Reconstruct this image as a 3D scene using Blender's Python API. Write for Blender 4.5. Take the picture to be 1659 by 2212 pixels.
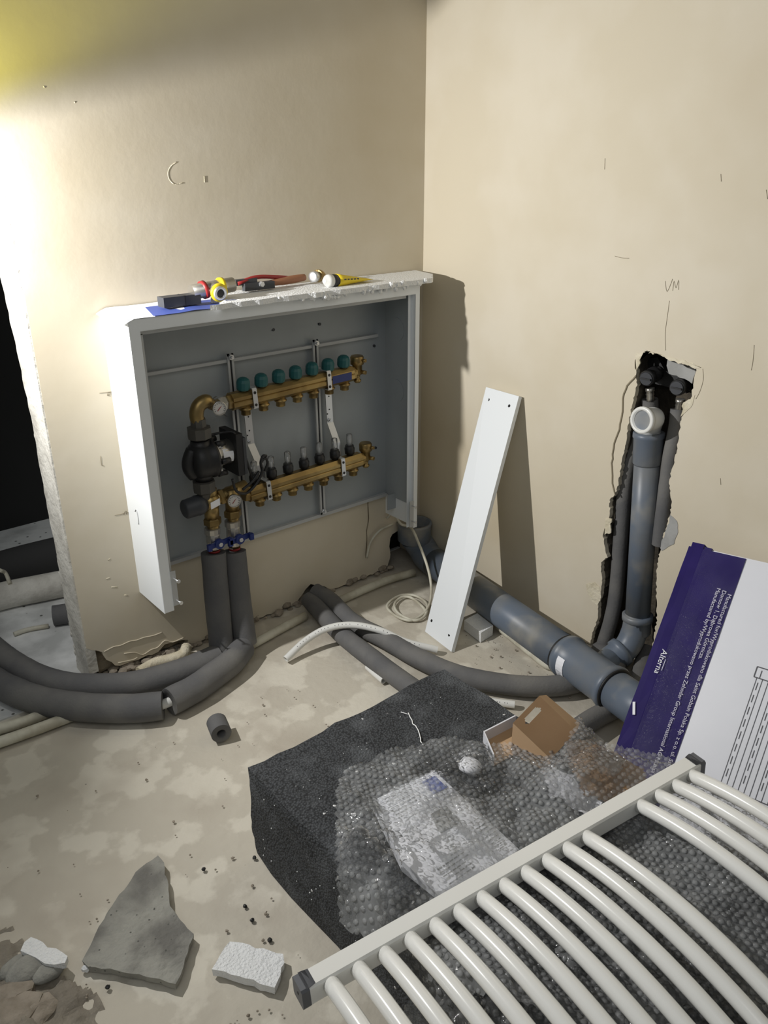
import bpy, bmesh, math, random
from mathutils import Vector, Matrix, noise
random.seed(7)
V = Vector; PI = math.pi
S = bpy.context.scene
for o in list(bpy.data.objects): bpy.data.objects.remove(o)
COL = S.collection

# ------------------------------------------------------------ camera
cd = bpy.data.cameras.new('camera'); cam = bpy.data.objects.new('camera', cd); COL.objects.link(cam); S.camera = cam
cd.sensor_fit = 'HORIZONTAL'; cd.sensor_width = 36.0; cd.lens = 36.0*1759.5/1659; cd.clip_start = 0.02
r_ = V((0.768745,-0.639541,-0.004185)); d_ = V((-0.257524,-0.303547,-0.917355)); w_ = V((0.585416,0.706290,-0.398048))
M = Matrix((( r_.x, -d_.x, -w_.x), (r_.y, -d_.y, -w_.y), (r_.z, -d_.z, -w_.z))).to_4x4()
M.translation = V((-1.682836,-1.844119,1.250000)); cam.matrix_world = M

# ------------------------------------------------------------ world, lamp, exposure
wd = bpy.data.worlds.new('world'); S.world = wd; wd.use_nodes = True
wd.node_tree.nodes['Background'].inputs[0].default_value = (0.80, 0.86, 0.86, 1)
wd.node_tree.nodes['Background'].inputs[1].default_value = 0.175
LAMP = V((-1.55, -0.13, 1.20))
ld = bpy.data.lights.new('work_lamp_light', 'AREA'); ld.shape = 'DISK'; ld.size = 0.022; ld.energy = 23; ld.color = (1.0, 0.985, 0.96)
lo = bpy.data.objects.new('work_lamp_light', ld); COL.objects.link(lo); lo.location = LAMP; lo.rotation_euler = V((1, -.52, -.12)).to_track_quat('-Z', 'Y').to_euler()
# added fill panel standing in for bounce from the unseen room behind the camera
ad = bpy.data.lights.new('bounce_fill', 'AREA'); ad.shape = 'RECTANGLE'; ad.size = 1.6; ad.size_y = 1.6; ad.energy = 9; ad.color = (1.0, 0.98, 0.97)
ao = bpy.data.objects.new('bounce_fill', ad); COL.objects.link(ao); ao.location = (-2.2, -2.3, 2.5)
ao.rotation_euler = (V((-0.9, -1.0, 0.2)) - ao.location).to_track_quat('-Z', 'Y').to_euler()
vs = S.view_settings; vs.view_transform = 'Standard'; vs.look = 'None'; vs.gamma = 1; vs.exposure = 0.0; vs.use_curve_mapping = False

# ------------------------------------------------------------ materials
def mat(name, col, rough=0.6, metal=0.0, var=None, vscale=6, bump=0, bscale=60, bdist=0.002, spots=None, sscale=80, sthr=0.1, detail=6, coat=0, vr=(.42, .62), var2=None, v2scale=2, alpha=None):
    m = bpy.data.materials.new(name); m.use_nodes = True; nt = m.node_tree; N = nt.nodes; L = nt.links
    b = N['Principled BSDF']; b.inputs['Roughness'].default_value = rough; b.inputs['Metallic'].default_value = metal
    b.inputs['Base Color'].default_value = (*col, 1)
    if coat: b.inputs['Coat Weight'].default_value = coat; b.inputs['Coat Roughness'].default_value = 0.08
    tc = N.new('ShaderNodeTexCoord'); cur = None
    def nz(scale, det=detail):
        n = N.new('ShaderNodeTexNoise'); n.inputs['Scale'].default_value = scale; n.inputs['Detail'].default_value = det
        L.new(tc.outputs['Object'], n.inputs['Vector']); return n
    def mixc(fac, a, bb):
        x = N.new('ShaderNodeMix'); x.data_type = 'RGBA'; L.new(fac, x.inputs[0])
        if isinstance(a, tuple): x.inputs[6].default_value = (*a, 1)
        else: L.new(a, x.inputs[6])
        x.inputs[7].default_value = (*bb, 1); return x.outputs[2]
    def ramp(src, lo_, hi_):
        r = N.new('ShaderNodeMapRange'); r.inputs[1].default_value = lo_; r.inputs[2].default_value = hi_; L.new(src, r.inputs[0]); return r.outputs[0]
    cur = col
    if var: cur = mixc(ramp(nz(vscale).outputs[0], *vr), cur, var)
    if var2: cur = mixc(ramp(nz(v2scale, 3).outputs[0], .5, .7), cur, var2)
    if spots:
        vo = N.new('ShaderNodeTexVoronoi'); vo.inputs['Scale'].default_value = sscale; L.new(tc.outputs['Object'], vo.inputs['Vector'])
        cur = mixc(ramp(vo.outputs['Distance'], sthr, sthr*.6), cur, spots)
    if not isinstance(cur, tuple): L.new(cur, b.inputs['Base Color'])
    if bump:
        bn = N.new('ShaderNodeBump'); bn.inputs['Strength'].default_value = bump; bn.inputs['Distance'].default_value = bdist
        L.new(nz(bscale).outputs[0], bn.inputs['Height']); L.new(bn.outputs[0], b.inputs['Normal'])
    return m
def eps_mat(name, base, dark, white, scale):
    m = mat(name, base, .85); nt = m.node_tree; N = nt.nodes; L = nt.links; b = N['Principled BSDF']
    tc = N.new('ShaderNodeTexCoord'); v = N.new('ShaderNodeTexVoronoi'); v.inputs['Scale'].default_value = scale; L.new(tc.outputs['Object'], v.inputs['Vector'])
    cr = N.new('ShaderNodeValToRGB'); e = cr.color_ramp.elements
    e[0].position = 0; e[0].color = (*[c*1.25 for c in base], 1); e[1].position = .75; e[1].color = (*dark, 1)
    L.new(v.outputs['Distance'], cr.inputs[0])
    cb = N.new('ShaderNodeMapRange'); sx = N.new('ShaderNodeSeparateColor'); L.new(v.outputs['Color'], sx.inputs[0]); L.new(sx.outputs[0], cb.inputs[0])
    cb.inputs[1].default_value = .9985; cb.inputs[2].default_value = .9988
    mx = N.new('ShaderNodeMix'); mx.data_type = 'RGBA'; L.new(cb.outputs[0], mx.inputs[0]); L.new(cr.outputs[0], mx.inputs[6]); mx.inputs[7].default_value = (*white, 1)
    n = N.new('ShaderNodeTexNoise'); n.inputs['Scale'].default_value = 14; n.inputs['Detail'].default_value = 8; L.new(tc.outputs['Object'], n.inputs['Vector'])
    mr = N.new('ShaderNodeMapRange'); mr.inputs[1].default_value = .5; mr.inputs[2].default_value = .72; L.new(n.outputs[0], mr.inputs[0]); mr.inputs[4].default_value = .35
    m2 = N.new('ShaderNodeMix'); m2.data_type = 'RGBA'; L.new(mr.outputs[0], m2.inputs[0]); L.new(mx.outputs[2], m2.inputs[6]); m2.inputs[7].default_value = (*[min(1, c*2.2+.03) for c in base], 1)
    L.new(m2.outputs[2], b.inputs['Base Color'])
    bn = N.new('ShaderNodeBump'); bn.invert = True; bn.inputs['Strength'].default_value = .8; bn.inputs['Distance'].default_value = .0025
    L.new(v.outputs['Distance'], bn.inputs['Height']); L.new(bn.outputs[0], b.inputs['Normal'])
    return m
def film_mat(name, clear, white, tint=(1, 1, 1)):
    m = bpy.data.materials.new(name); m.use_nodes = True; nt = m.node_tree; N = nt.nodes; L = nt.links; N.clear()
    out = N.new('ShaderNodeOutputMaterial'); tr = N.new('ShaderNodeBsdfTransparent'); tr.inputs[0].default_value = (*tint, 1)
    gl = N.new('ShaderNodeBsdfGlossy'); gl.inputs['Roughness'].default_value = .08; df = N.new('ShaderNodeBsdfDiffuse'); df.inputs[0].default_value = (.85, .87, .88, 1)
    tl = N.new('ShaderNodeBsdfTranslucent'); tl.inputs[0].default_value = (.85, .87, .88, 1)
    a = N.new('ShaderNodeMixShader'); a.inputs[0].default_value = .5; L.new(df.outputs[0], a.inputs[1]); L.new(tl.outputs[0], a.inputs[2])
    b = N.new('ShaderNodeMixShader'); b.inputs[0].default_value = white; nw = N.new('ShaderNodeTexNoise'); nw.inputs['Scale'].default_value = 9; nw.inputs['Detail'].default_value = 5; tw = N.new('ShaderNodeTexCoord'); L.new(tw.outputs['Object'], nw.inputs['Vector']); mw = N.new('ShaderNodeMapRange'); mw.inputs[1].default_value = .38; mw.inputs[2].default_value = .68; mw.inputs[3].default_value = white*.45; mw.inputs[4].default_value = min(1, white*2.1); L.new(nw.outputs[0], mw.inputs[0]); L.new(mw.outputs[0], b.inputs[0]); L.new(tr.outputs[0], b.inputs[1]); L.new(a.outputs[0], b.inputs[2])
    fr = N.new('ShaderNodeLayerWeight'); fr.inputs[0].default_value = clear
    tc = N.new('ShaderNodeTexCoord'); n = N.new('ShaderNodeTexNoise'); n.inputs['Scale'].default_value = 90; n.inputs['Detail'].default_value = 3; L.new(tc.outputs['Object'], n.inputs['Vector'])
    bn = N.new('ShaderNodeBump'); bn.inputs['Strength'].default_value = .6; bn.inputs['Distance'].default_value = .003; L.new(n.outputs[0], bn.inputs['Height'])
    L.new(bn.outputs[0], gl.inputs['Normal']); L.new(bn.outputs[0], fr.inputs['Normal'])
    c = N.new('ShaderNodeMixShader'); L.new(fr.outputs['Fresnel'], c.inputs[0]); L.new(b.outputs[0], c.inputs[1]); L.new(gl.outputs[0], c.inputs[2])
    L.new(c.outputs[0], out.inputs[0]); return m
K = {}
K['plaster'] = mat('cream_wall_plaster', (.62, .555, .43), .8, var=(.66, .60, .485), vscale=3.5, bump=.25, bscale=45, bdist=.0015, var2=(.56, .485, .35), v2scale=1.7)
K['jamb'] = mat('pale_rough_plaster', (.66, .64, .58), .9, var=(.50, .48, .43), vscale=14, bump=.8, bscale=70, bdist=.004)
K['raw'] = mat('raw_masonry', (.17, .135, .09), .95, var=(.30, .26, .19), vscale=22, bump=1, bscale=50, bdist=.008)
K['slotshade'] = mat('shaded_dark_masonry', (.045, .038, .028), .95, var=(.09, .075, .055), vscale=26, bump=1, bscale=40, bdist=.01)  # dark brick, taken nearly black with the shade inside the slot
K['patch'] = mat('grey_cement', (.38, .38, .37), .9, var=(.30, .30, .29), vscale=20, bump=.5, bscale=90)
K['chalk'] = mat('crumbled_pale_plaster', (.70, .64, .50), .95, var=(.58, .52, .38), vscale=30, bump=1, bscale=80, bdist=.004)
K['floor'] = mat('screed_floor', (.53, .49, .41), .82, var=(.64, .60, .51), vscale=8, bump=.9, bscale=40, bdist=.003, spots=(.22, .2, .17), sscale=13, sthr=.035, vr=(.50, .545), var2=(.45, .405, .335), v2scale=4.5, detail=9)
K['floor2'] = mat('dusty_white_floor', (.84, .85, .84), .85, var=(.52, .53, .52), vscale=7, bump=.5, bscale=40, spots=(.12, .12, .11), sscale=24, sthr=.13)
K['dirt'] = mat('dirt', (.34, .295, .24), .95, var=(.24, .205, .16), vscale=30, bump=1, bscale=70, bdist=.005)
K['dust'] = mat('brown_dust', (.50, .455, .38), .95, var=(.43, .385, .32), vscale=22, bump=1, bscale=90, bdist=.004)
K['white'] = mat('white_enamel', (.80, .83, .85), .38)
K['rad'] = mat('white_radiator_enamel', (.82, .82, .79), .22, coat=.5)
K['grey'] = mat('grey_sheet_steel', (.36, .39, .405), .45, var=(.33, .355, .37), vscale=5)
K['rail'] = mat('pale_steel_rail', (.47, .48, .48), .45)
K['brass'] = mat('brass', (.40, .285, .115), .36, metal=.85, var=(.28, .195, .08), vscale=20)
K['nickel'] = mat('nickel', (.52, .50, .46), .3, metal=.9)
K['steel'] = mat('zinc_steel', (.66, .67, .68), .35, metal=.75)
K['foam'] = mat('grey_pipe_foam', (.105, .105, .108), .8, var=(.135, .133, .13), vscale=9, bump=.5, bscale=160, bdist=.0015, var2=(.17, .165, .155), v2scale=8)
K['footshade'] = mat('dark_foot_shade', (.04, .04, .04), .9)
K['pvc'] = mat('grey_drain_pipe', (.128, .158, .205), .42, var=(.17, .18, .19), vscale=7, var2=(.30, .29, .26), v2scale=9)
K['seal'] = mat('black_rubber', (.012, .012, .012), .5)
K['pex'] = mat('white_plastic_pipe', (.72, .72, .69), .35)
K['cable'] = mat('cream_cable', (.62, .60, .50), .55, var=(.45, .42, .33), vscale=20)
K['black'] = mat('black_plastic', (.014, .014, .015), .45)
K['dgrey'] = mat('charcoal_plastic', (.045, .048, .055), .5)
K['iron'] = mat('grey_cast_nut', (.10, .095, .085), .55, metal=.4)
K['teal'] = mat('teal_plastic', (.012, .10, .105), .45)
K['blue'] = mat('blue_plastic', (.012, .028, .16), .4)
K['clear'] = film_mat('clear_plastic', .35, .22)
K['dial'] = mat('dial_paper', (.62, .60, .57), .5)
K['paper'] = mat('white_paper', (.86, .87, .92), .6)
K['ink'] = mat('dark_ink', (.06, .06, .07), .6)
K['pencil'] = mat('pencil_line', (.26, .22, .15), .8)
K['eps'] = eps_mat('graphite_foam_block', (.062, .067, .073), (.012, .013, .015), (.75, .75, .75), 240)
K['epsw'] = mat('white_polystyrene', (.86, .87, .87), .8, bump=1, bscale=220, bdist=.004)
K['purple'] = mat('violet_card', (.012, .005, .088), .55, var=(.016, .007, .105), vscale=12)
K['purple'].node_tree.nodes['Principled BSDF'].inputs['Specular IOR Level'].default_value = .12
K['capgrey'] = mat('grey_end_cap', (.12, .125, .14), .45)
K['card'] = mat('white_card', (.74, .75, .80), .4, coat=.35)
K['kraft'] = mat('brown_card', (.52, .345, .20), .75, var=(.49, .32, .18), vscale=9)
K['print'] = mat('white_print', (.62, .60, .70), .5)
K['film'] = film_mat('bubble_film', .20, .19)
K['ringfilm'] = film_mat('bubble_side_film', .36, .18)
K['film2'] = film_mat('shrink_film', .035, .03)
K['yellow'] = mat('yellow_plastic', (.80, .60, .02), .4)
K['red'] = mat('red_plastic', (.32, .02, .02), .45)
K['wood'] = mat('brown_handle', (.33, .14, .07), .55)
K['bluep'] = mat('blue_print', (.06, .10, .38), .6)
K['stone'] = mat('grey_mortar', (.33, .325, .29), .95, var=(.17, .165, .15), vscale=11, bump=1, bscale=90, bdist=.004, spots=(.10, .10, .09), sscale=60, sthr=.13)

# ------------------------------------------------------------ mesh helpers
Wm = {}
def catmull(P, n=6):
    P = [V(p) for p in P]
    if len(P) < 3 or n < 2: return P
    Q = [P[0]*2-P[1]] + P + [P[-1]*2-P[-2]]; out = []
    for i in range(1, len(Q)-2):
        a, b, c, d = Q[i-1:i+3]
        for k in range(n):
            t = k/n; out.append(.5*((2*b)+(c-a)*t+(2*a-5*b+4*c-d)*t*t+(3*b-a-3*c+d)*t**3))
    out.append(P[-1]); return out
class MB:
    def __init__(s): s.bm = bmesh.new(); s.T = Matrix()
    def v(s, p): return s.bm.verts.new(s.T @ V(p))
    def f(s, vs, sm=False):
        try: f = s.bm.faces.new(vs); f.smooth = sm
        except ValueError: pass
    def box(s, a, b, R=None, c=None):
        x0, y0, z0 = a; x1, y1, z1 = b; P = [V(p) for p in ((x0,y0,z0),(x1,y0,z0),(x1,y1,z0),(x0,y1,z0),(x0,y0,z1),(x1,y0,z1),(x1,y1,z1),(x0,y1,z1))]
        if R: c = V(c) if c else V(((x0+x1)/2, (y0+y1)/2, (z0+z1)/2)); P = [R @ (p-c) + c for p in P]
        q = [s.v(p) for p in P]
        for i in ((0,3,2,1),(4,5,6,7),(0,1,5,4),(1,2,6,5),(2,3,7,6),(3,0,4,7)): s.f([q[k] for k in i])
        return s
    def prism(s, pts, dvec):
        pts = [V(p) for p in pts]; d = V(dvec); a = [s.v(p) for p in pts]; b = [s.v(p+d) for p in pts]
        s.f(a[::-1]); s.f(b); n = len(pts)
        for i in range(n): s.f([a[i], a[(i+1)%n], b[(i+1)%n], b[i]])
        return s
    def ring(s, c, d, u, r, seg, sq=1, ph=0):
        w = d.cross(u); return [s.v(c+(u*math.cos(2*PI*k/seg+ph)*r+w*math.sin(2*PI*k/seg+ph)*r*sq)) for k in range(seg)]
    def lathe(s, p0, d, prof, seg=20, cap=True, sm=True, ph=0):   # prof: (along, radius)
        p0 = V(p0); d = V(d).normalized(); u = d.orthogonal().normalized(); R = []
        for (t, r) in prof: R.append(s.ring(p0+d*t, d, u, max(r, 1e-5), seg, 1, ph))
        for a, b in zip(R, R[1:]):
            for k in range(seg): s.f([a[k], a[(k+1)%seg], b[(k+1)%seg], b[k]], sm)
        if cap: s.f(R[0][::-1]); s.f(R[-1])
        return s
    def cyl(s, a, b, r, seg=20, r2=None, sm=True):
        a, b = V(a), V(b); return s.lathe(a, b-a, [(0, r), ((b-a).length, r if r2 is None else r2)], seg, True, sm)
    def hexn(s, a, b, r):
        a, b = V(a), V(b); L = (b-a).length; return s.lathe(a, b-a, [(0, r*.9), (L*.12, r), (L*.88, r), (L, r*.9)], 6, True, False)
    def tube(s, pts, r, seg=14, n=6, rv=None, cap=True, jit=0):
        P = catmull(pts, n); u = None; prev = None; m = len(P)
        for i, p in enumerate(P):
            d = (P[min(i+1, m-1)]-P[max(i-1, 0)]).normalized()
            u = d.orthogonal().normalized() if u is None else (u-d*u.dot(d)).normalized()
            rr = r if rv is None else rv(i/(m-1), i)
            if jit: rr *= 1+jit*noise.noise(p*30)
            R = s.ring(p, d, u, rr, seg)
            if prev:
                for k in range(seg): s.f([prev[k], prev[(k+1)%seg], R[(k+1)%seg], R[k]], True)
            elif cap: s.f(R[::-1])
            prev = R
        if cap: s.f(prev)
        return s
    def pipe(s, pts, r, ri, seg=18, n=6, jit=0):      # hollow ended tube: outer skin, ring faces, short inner skin
        s.tube(pts, r, seg, n, None, False, jit); P = catmull(pts, n)
        tot = sum((q-p).length for p, q in zip(P, P[1:]))
        for a, b in ((P[0], P[1]), (P[-1], P[-2])):
            d = (b-a).normalized(); s.lathe(a, d, [(.0, r), (-.0003, ri), (min(.06, tot*.48), ri*.98), (min(.0602, tot*.49), .0001)], seg, False)
        return s
    def sphere(s, c, r, seg=14, rings=8, sc=(1, 1, 1)):
        c = V(c); R = []
        for j in range(1, rings):
            t = PI*j/rings; R.append([s.v(c+V((math.sin(t)*math.cos(2*PI*k/seg)*r*sc[0], math.sin(t)*math.sin(2*PI*k/seg)*r*sc[1], math.cos(t)*r*sc[2]))) for k in range(seg)])
        top = s.v(c+V((0, 0, r*sc[2]))); bot = s.v(c-V((0, 0, r*sc[2])))
        for a, b in zip(R, R[1:]):
            for k in range(seg): s.f([a[k], b[k], b[(k+1)%seg], a[(k+1)%seg]], True)
        for k in range(seg): s.f([top, R[0][k], R[0][(k+1)%seg]], True); s.f([bot, R[-1][(k+1)%seg], R[-1][k]], True)
        return s
    def rock(s, c, r, sc=(1, 1, 1), seed=0, amp=.35):
        t = bmesh.new(); bmesh.ops.create_icosphere(t, subdivisions=2, radius=1); mp = {}
        for w in t.verts:
            p = w.co*(1+amp*noise.noise(w.co*1.3+V((seed*3.1, seed, 0)))+amp*.4*noise.noise(w.co*4+V((seed, 0, 9)))); mp[w] = s.v(V(c)+V((p.x*sc[0]*r, p.y*sc[1]*r, p.z*sc[2]*r)))
        for f in t.faces: s.f([mp[w] for w in f.verts])
        t.free(); return s
    def build(s, name, m, parent=None, bevel=0, local=False):
        me = bpy.data.meshes.new(name)
        if bevel: bmesh.ops.bevel(s.bm, geom=[e for e in s.bm.edges if e.is_manifold and e.calc_face_angle(0) > .6], offset=bevel, segments=2, affect='EDGES', clamp_overlap=True)
        if parent is not None and not local: s.bm.transform(Wm[parent.name].inverted())
        bmesh.ops.recalc_face_normals(s.bm, faces=s.bm.faces)
        s.bm.to_mesh(me); s.bm.free(); me.materials.append(K[m]); o = bpy.data.objects.new(name, me); COL.objects.link(o)
        if parent is not None: o.parent = parent; Wm[o.name] = Wm[parent.name]
        else:
            c = sum((v.co for v in me.vertices), V())/max(1, len(me.vertices)); z = min(v.co.z for v in me.vertices); c.z = z
            me.transform(Matrix.Translation(-c)); o.location = c; Wm[o.name] = Matrix.Translation(c)
        return o
def thing(name, label, cat, loc=(0, 0, 0), group=None, M=None):
    o = bpy.data.objects.new(name, None); COL.objects.link(o); o.empty_display_size = .02
    mw = M if M is not None else Matrix.Translation(V(loc)); o.matrix_world = mw; Wm[o.name] = mw.copy()
    o['label'] = label; o['category'] = cat
    if group: o['group'] = group
    return o
def tag(o, label, cat, group=None):
    o['label'] = label; o['category'] = cat
    if group: o['group'] = group
    return o
def struct(o, kind='structure'): o['kind'] = kind; return o
def jag(pts, step=.012, amp=.004, seed=1, ax=(0, 2)):       # roughen a polyline
    out = []; rnd = random.Random(seed)
    for a, b in zip(pts, pts[1:]):
        a, b = V(a), V(b); n = max(1, int((b-a).length/step))
        for k in range(n):
            p = a.lerp(b, k/n)
            if k or out: 
                for q in ax: p[q] += rnd.uniform(-amp, amp)
            out.append(p)
    out.append(V(pts[-1])); return out
def frame(p, d, up=(0, 0, 1)):
    d = V(d).normalized(); x = V(up).cross(d).normalized() if abs(V(up).dot(d)) < .99 else V((1, 0, 0)); y = d.cross(x)
    return Matrix(((x.x, y.x, d.x, p[0]), (x.y, y.y, d.y, p[1]), (x.z, y.z, d.z, p[2]), (0, 0, 0, 1)))
def text(body, size, m, parent, Mx, name='lettering', shear=0, ext=.0002):
    c = bpy.data.curves.new(name, 'FONT'); c.body = body; c.size = size; c.extrude = ext; c.shear = shear; c.resolution_u = 3
    t = bpy.data.objects.new('tmp', c); COL.objects.link(t); bpy.context.view_layer.update()
    me = bpy.data.meshes.new_from_object(t.evaluated_get(bpy.context.evaluated_depsgraph_get())); bpy.data.objects.remove(t)
    me.name = name; me.transform(Mx); me.materials.clear(); me.materials.append(K[m]); o = bpy.data.objects.new(name, me); COL.objects.link(o); o.parent = parent; Wm[o.name] = Wm[parent.name]
    return o

# ============================================================ SETTING
def floor_h(x, y):
    h = .0035*noise.noise(V((x*3, y*3, 0)))+.0012*noise.noise(V((x*16, y*16, 2)))
    t = max(0, min(1, (-1.28-x)*4+(-1.12-y)*2.2)) if y < -.9 else 0
    return h+t*(.006+.009*noise.noise(V((x*22, y*22, 5)))+.006*noise.noise(V((x*60, y*60, 5))))
m = MB(); nx, ny = 150, 170; X0, X1, Y0, Y1 = -2.6, .2, -2.6, .17
g = [[m.v((X0+(X1-X0)*i/nx, Y0+(Y1-Y0)*j/ny, floor_h(X0+(X1-X0)*i/nx, Y0+(Y1-Y0)*j/ny)-.004)) for i in range(nx+1)] for j in range(ny+1)]
for j in range(ny):
    for i in range(nx): m.f([g[j][i], g[j][i+1], g[j+1][i+1], g[j+1][i]], True)
fl = m.build('floor', 'floor'); struct(fl)
m = MB(); m.box((-3.6, .0, -.03), (-1.14, 1.2, .0)); m.box((-1.14, .1, -.03), (.0, 1.2, .0)); struct(m.build('floor', 'floor2'))
m = MB(); m.box((-1.12, .11, -.03), (.2, .14, .4)); m.box((-3.6, 1.15, -.03), (.0, 1.25, 2.6)); struct(m.build('dark_backing', 'seal'))  # near-black sheets put the darkness of the unlit far room into their colour
# left wall: plaster skin on a raw core
low = [(-1.1378,0.0000,0.1087),(-1.1284,0.0000,0.0992),(-1.1037,0.0000,0.0846),(-1.0942,0.0000,0.0564),(-1.0780,0.0000,0.0293),(-1.0499,0.0000,0.0200),(-1.0145,0.0000,0.0222),(-0.9868,-0.0000,0.0221),(-0.9575,-0.0000,0.0201),(-0.9356,0.0000,0.0331),(-0.8671,0.0000,0.0244),(-0.8653,0.0000,-0.0112),(-0.8196,0.0000,-0.0026),(-0.7306,0.0000,-0.0078),(-0.6565,0.0000,-0.0152),(-0.5757,0.0000,-0.0162),(-0.5043,0.0000,0.0004),(-0.4823,0.0000,0.0280),(-0.4468,0.0000,0.0492),(-0.3987,0.0000,0.0258),(-0.3733,-0.0000,-0.0131),(-0.2921,0.0000,-0.0152),(-0.2156,0.0000,-0.0148),(-0.1425,0.0000,-0.0140),(-0.1284,0.0000,0.0381),(-0.1322,0.0000,0.0970),(-0.1203,0.0000,0.1235),(-0.0823,-0.0000,0.1289)]
low = [(a, b, max(c, .004)) for a, b, c in low]
lowj = jag(low, .014, .003, 3)
m = MB(); pts = [V((-1.1405, 0, 2.6)), V((-1.1405, 0, lowj[0].z))]+lowj[1:]+[V((0, 0, .155)), V((0, 0, 2.6))]
m.prism(pts, (0, .022, 0)); wa = m.build('wall_left', 'plaster'); struct(wa)
hole = [(-0.4920,0.0000,-0.0238),(-0.4862,0.0000,0.0197),(-0.4540,0.0000,0.0437),(-0.4165,0.0000,0.0239),(-0.3790,0.0000,-0.0226),(-0.3730,0.0000,-0.0551)]
core = [(-1.132, .022, 2.6), (-1.132, .022, .05), (-1.115, .022, .01), (hole[0][0]-.01, .022, 0), (hole[1][0]-.01, .022, .045), (hole[2][0], .022, .07), (hole[3][0], .022, .065), (hole[4][0]+.015, .022, .035), (hole[5][0]+.02, .022, 0), (-.15, .022, 0), (-.13, .022, .10), (-.08, .022, .155), (0, .022, .16), (0, .022, 2.6)]
m = MB(); m.prism(jag(core, .02, .004, 5), (0, .075, 0)); cw = m.build('masonry_core', 'raw', wa)
# ledge of crumbled mortar along the foot of the left wall
m = MB()
for i in range(150):
    x = random.uniform(-1.12, -.12); m.rock((x, random.uniform(-.015, .02), random.uniform(-.003, .014)), random.uniform(.004, .013), (1.3, 1, .7), i)
o = m.build('crumbled_mortar', 'dirt', wa); o['kind'] = 'stuff'
# jamb (end face of the left wall)
back = jag([(0, .10, 0.0), (0, .085, .05), (0, .10, .2), (0, .098, .36), (0, .103, .55), (0, .10, .7), (0, .116, .85), (0, .135, 1.0), (0, .15, 1.3), (0, .16, 2.6)], .02, .005, 9, (1,))
m = MB(); pp = [V((-1.1445, p.y, p.z)) for p in back]+[V((-1.1445, .0005, 2.6)), V((-1.1445, .0005, .03)), V((-1.1445, .02, .022)), V((-1.1445, .035, 0))]
m.prism(pp, (.025, 0, 0)); jb = m.build('jamb_plaster', 'jamb', wa)
m = MB()
for i in range(46):
    z = random.choice([random.uniform(0, .35), random.uniform(0, 1.0)]); m.rock((-1.135, .105+.01*random.random(), z), random.uniform(.003, .009), (.8, .8, 1.4), i+70)
m.build('plaster_lump', 'jamb', wa)['kind'] = 'stuff'
# right wall with the chased slot
slot = [(0.0000,-0.9530,0.0285),(0.0000,-0.9026,0.0163),(0.0000,-0.9017,0.0802),(0.0000,-0.8996,0.1696),(0.0000,-0.8804,0.2821),(0.0000,-0.8856,0.3362),(0.0000,-0.8874,0.3941),(0.0000,-0.8952,0.4440),(0.0000,-0.8880,0.5406),(0.0000,-0.8869,0.6276),(0.0000,-0.8883,0.6955),(0.0000,-0.9015,0.7391),(0.0000,-0.9088,0.7867),(0.0000,-0.9131,0.8160),(0.0000,-0.8439,0.8280),(0.0000,-0.7829,0.8295),(0.0000,-0.7589,0.8211),(0.0000,-0.7545,0.8071),(0.0000,-0.7603,0.7465),(0.0000,-0.7564,0.6709),(0.0000,-0.7528,0.5987),(-0.0000,-0.7408,0.5344),(0.0000,-0.7407,0.4716),(-0.0000,-0.7265,0.4390),(0.0000,-0.7353,0.3924),(0.0000,-0.7223,0.3347),(-0.0000,-0.7344,0.2850),(0.0000,-0.7229,0.2586),(0.0000,-0.7346,0.1878),(-0.0000,-0.7223,0.1396),(0.0000,-0.7305,0.0850),(0.0000,-0.7106,0.0160),(0.0000,-0.7200,-0.0098),(0.0000,-0.7016,-0.0575)]
slot = [(0, y, z) for x, y, z in slot]
sl = jag(jag(slot, .045, .006, 31, (1, 2)), .006, .0022, 11, (1, 2)); sl[0].z = 0; sl[-1].z = 0
for p in sl: p.z = max(p.z, 0)
m = MB(); m.prism([V((0, -3.0, 2.6)), V((0, -3.0, 0))]+sl+[V((0, .1, 0)), V((0, .1, 2.6))], (.014, 0, 0)); wb = m.build('wall_right', 'plaster'); struct(wb)
sl2 = jag([(p[0]+.014, p[1], p[2]) for p in slot], .012, .0035, 12, (1, 2))
for p in sl2: p.z = max(p.z, 0); 
sl2[0].z = sl2[-1].z = 0
m = MB(); m.prism([V((.014, -3.0, 2.6)), V((.014, -3.0, 0))]+sl2+[V((.014, .1, 0)), V((.014, .1, 2.6))], (.075, 0, 0)); m.build('masonry_core', 'slotshade', wb)
m = MB(); m.box((.089, -1.4, -.02), (.11, -.5, .95)); m.build('slot_back', 'slotshade', wb)
m = MB(); m.box((.08, -3.0, -.02), (.14, .17, -.001)); m.build('slot_sill', 'raw', wb)
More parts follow.
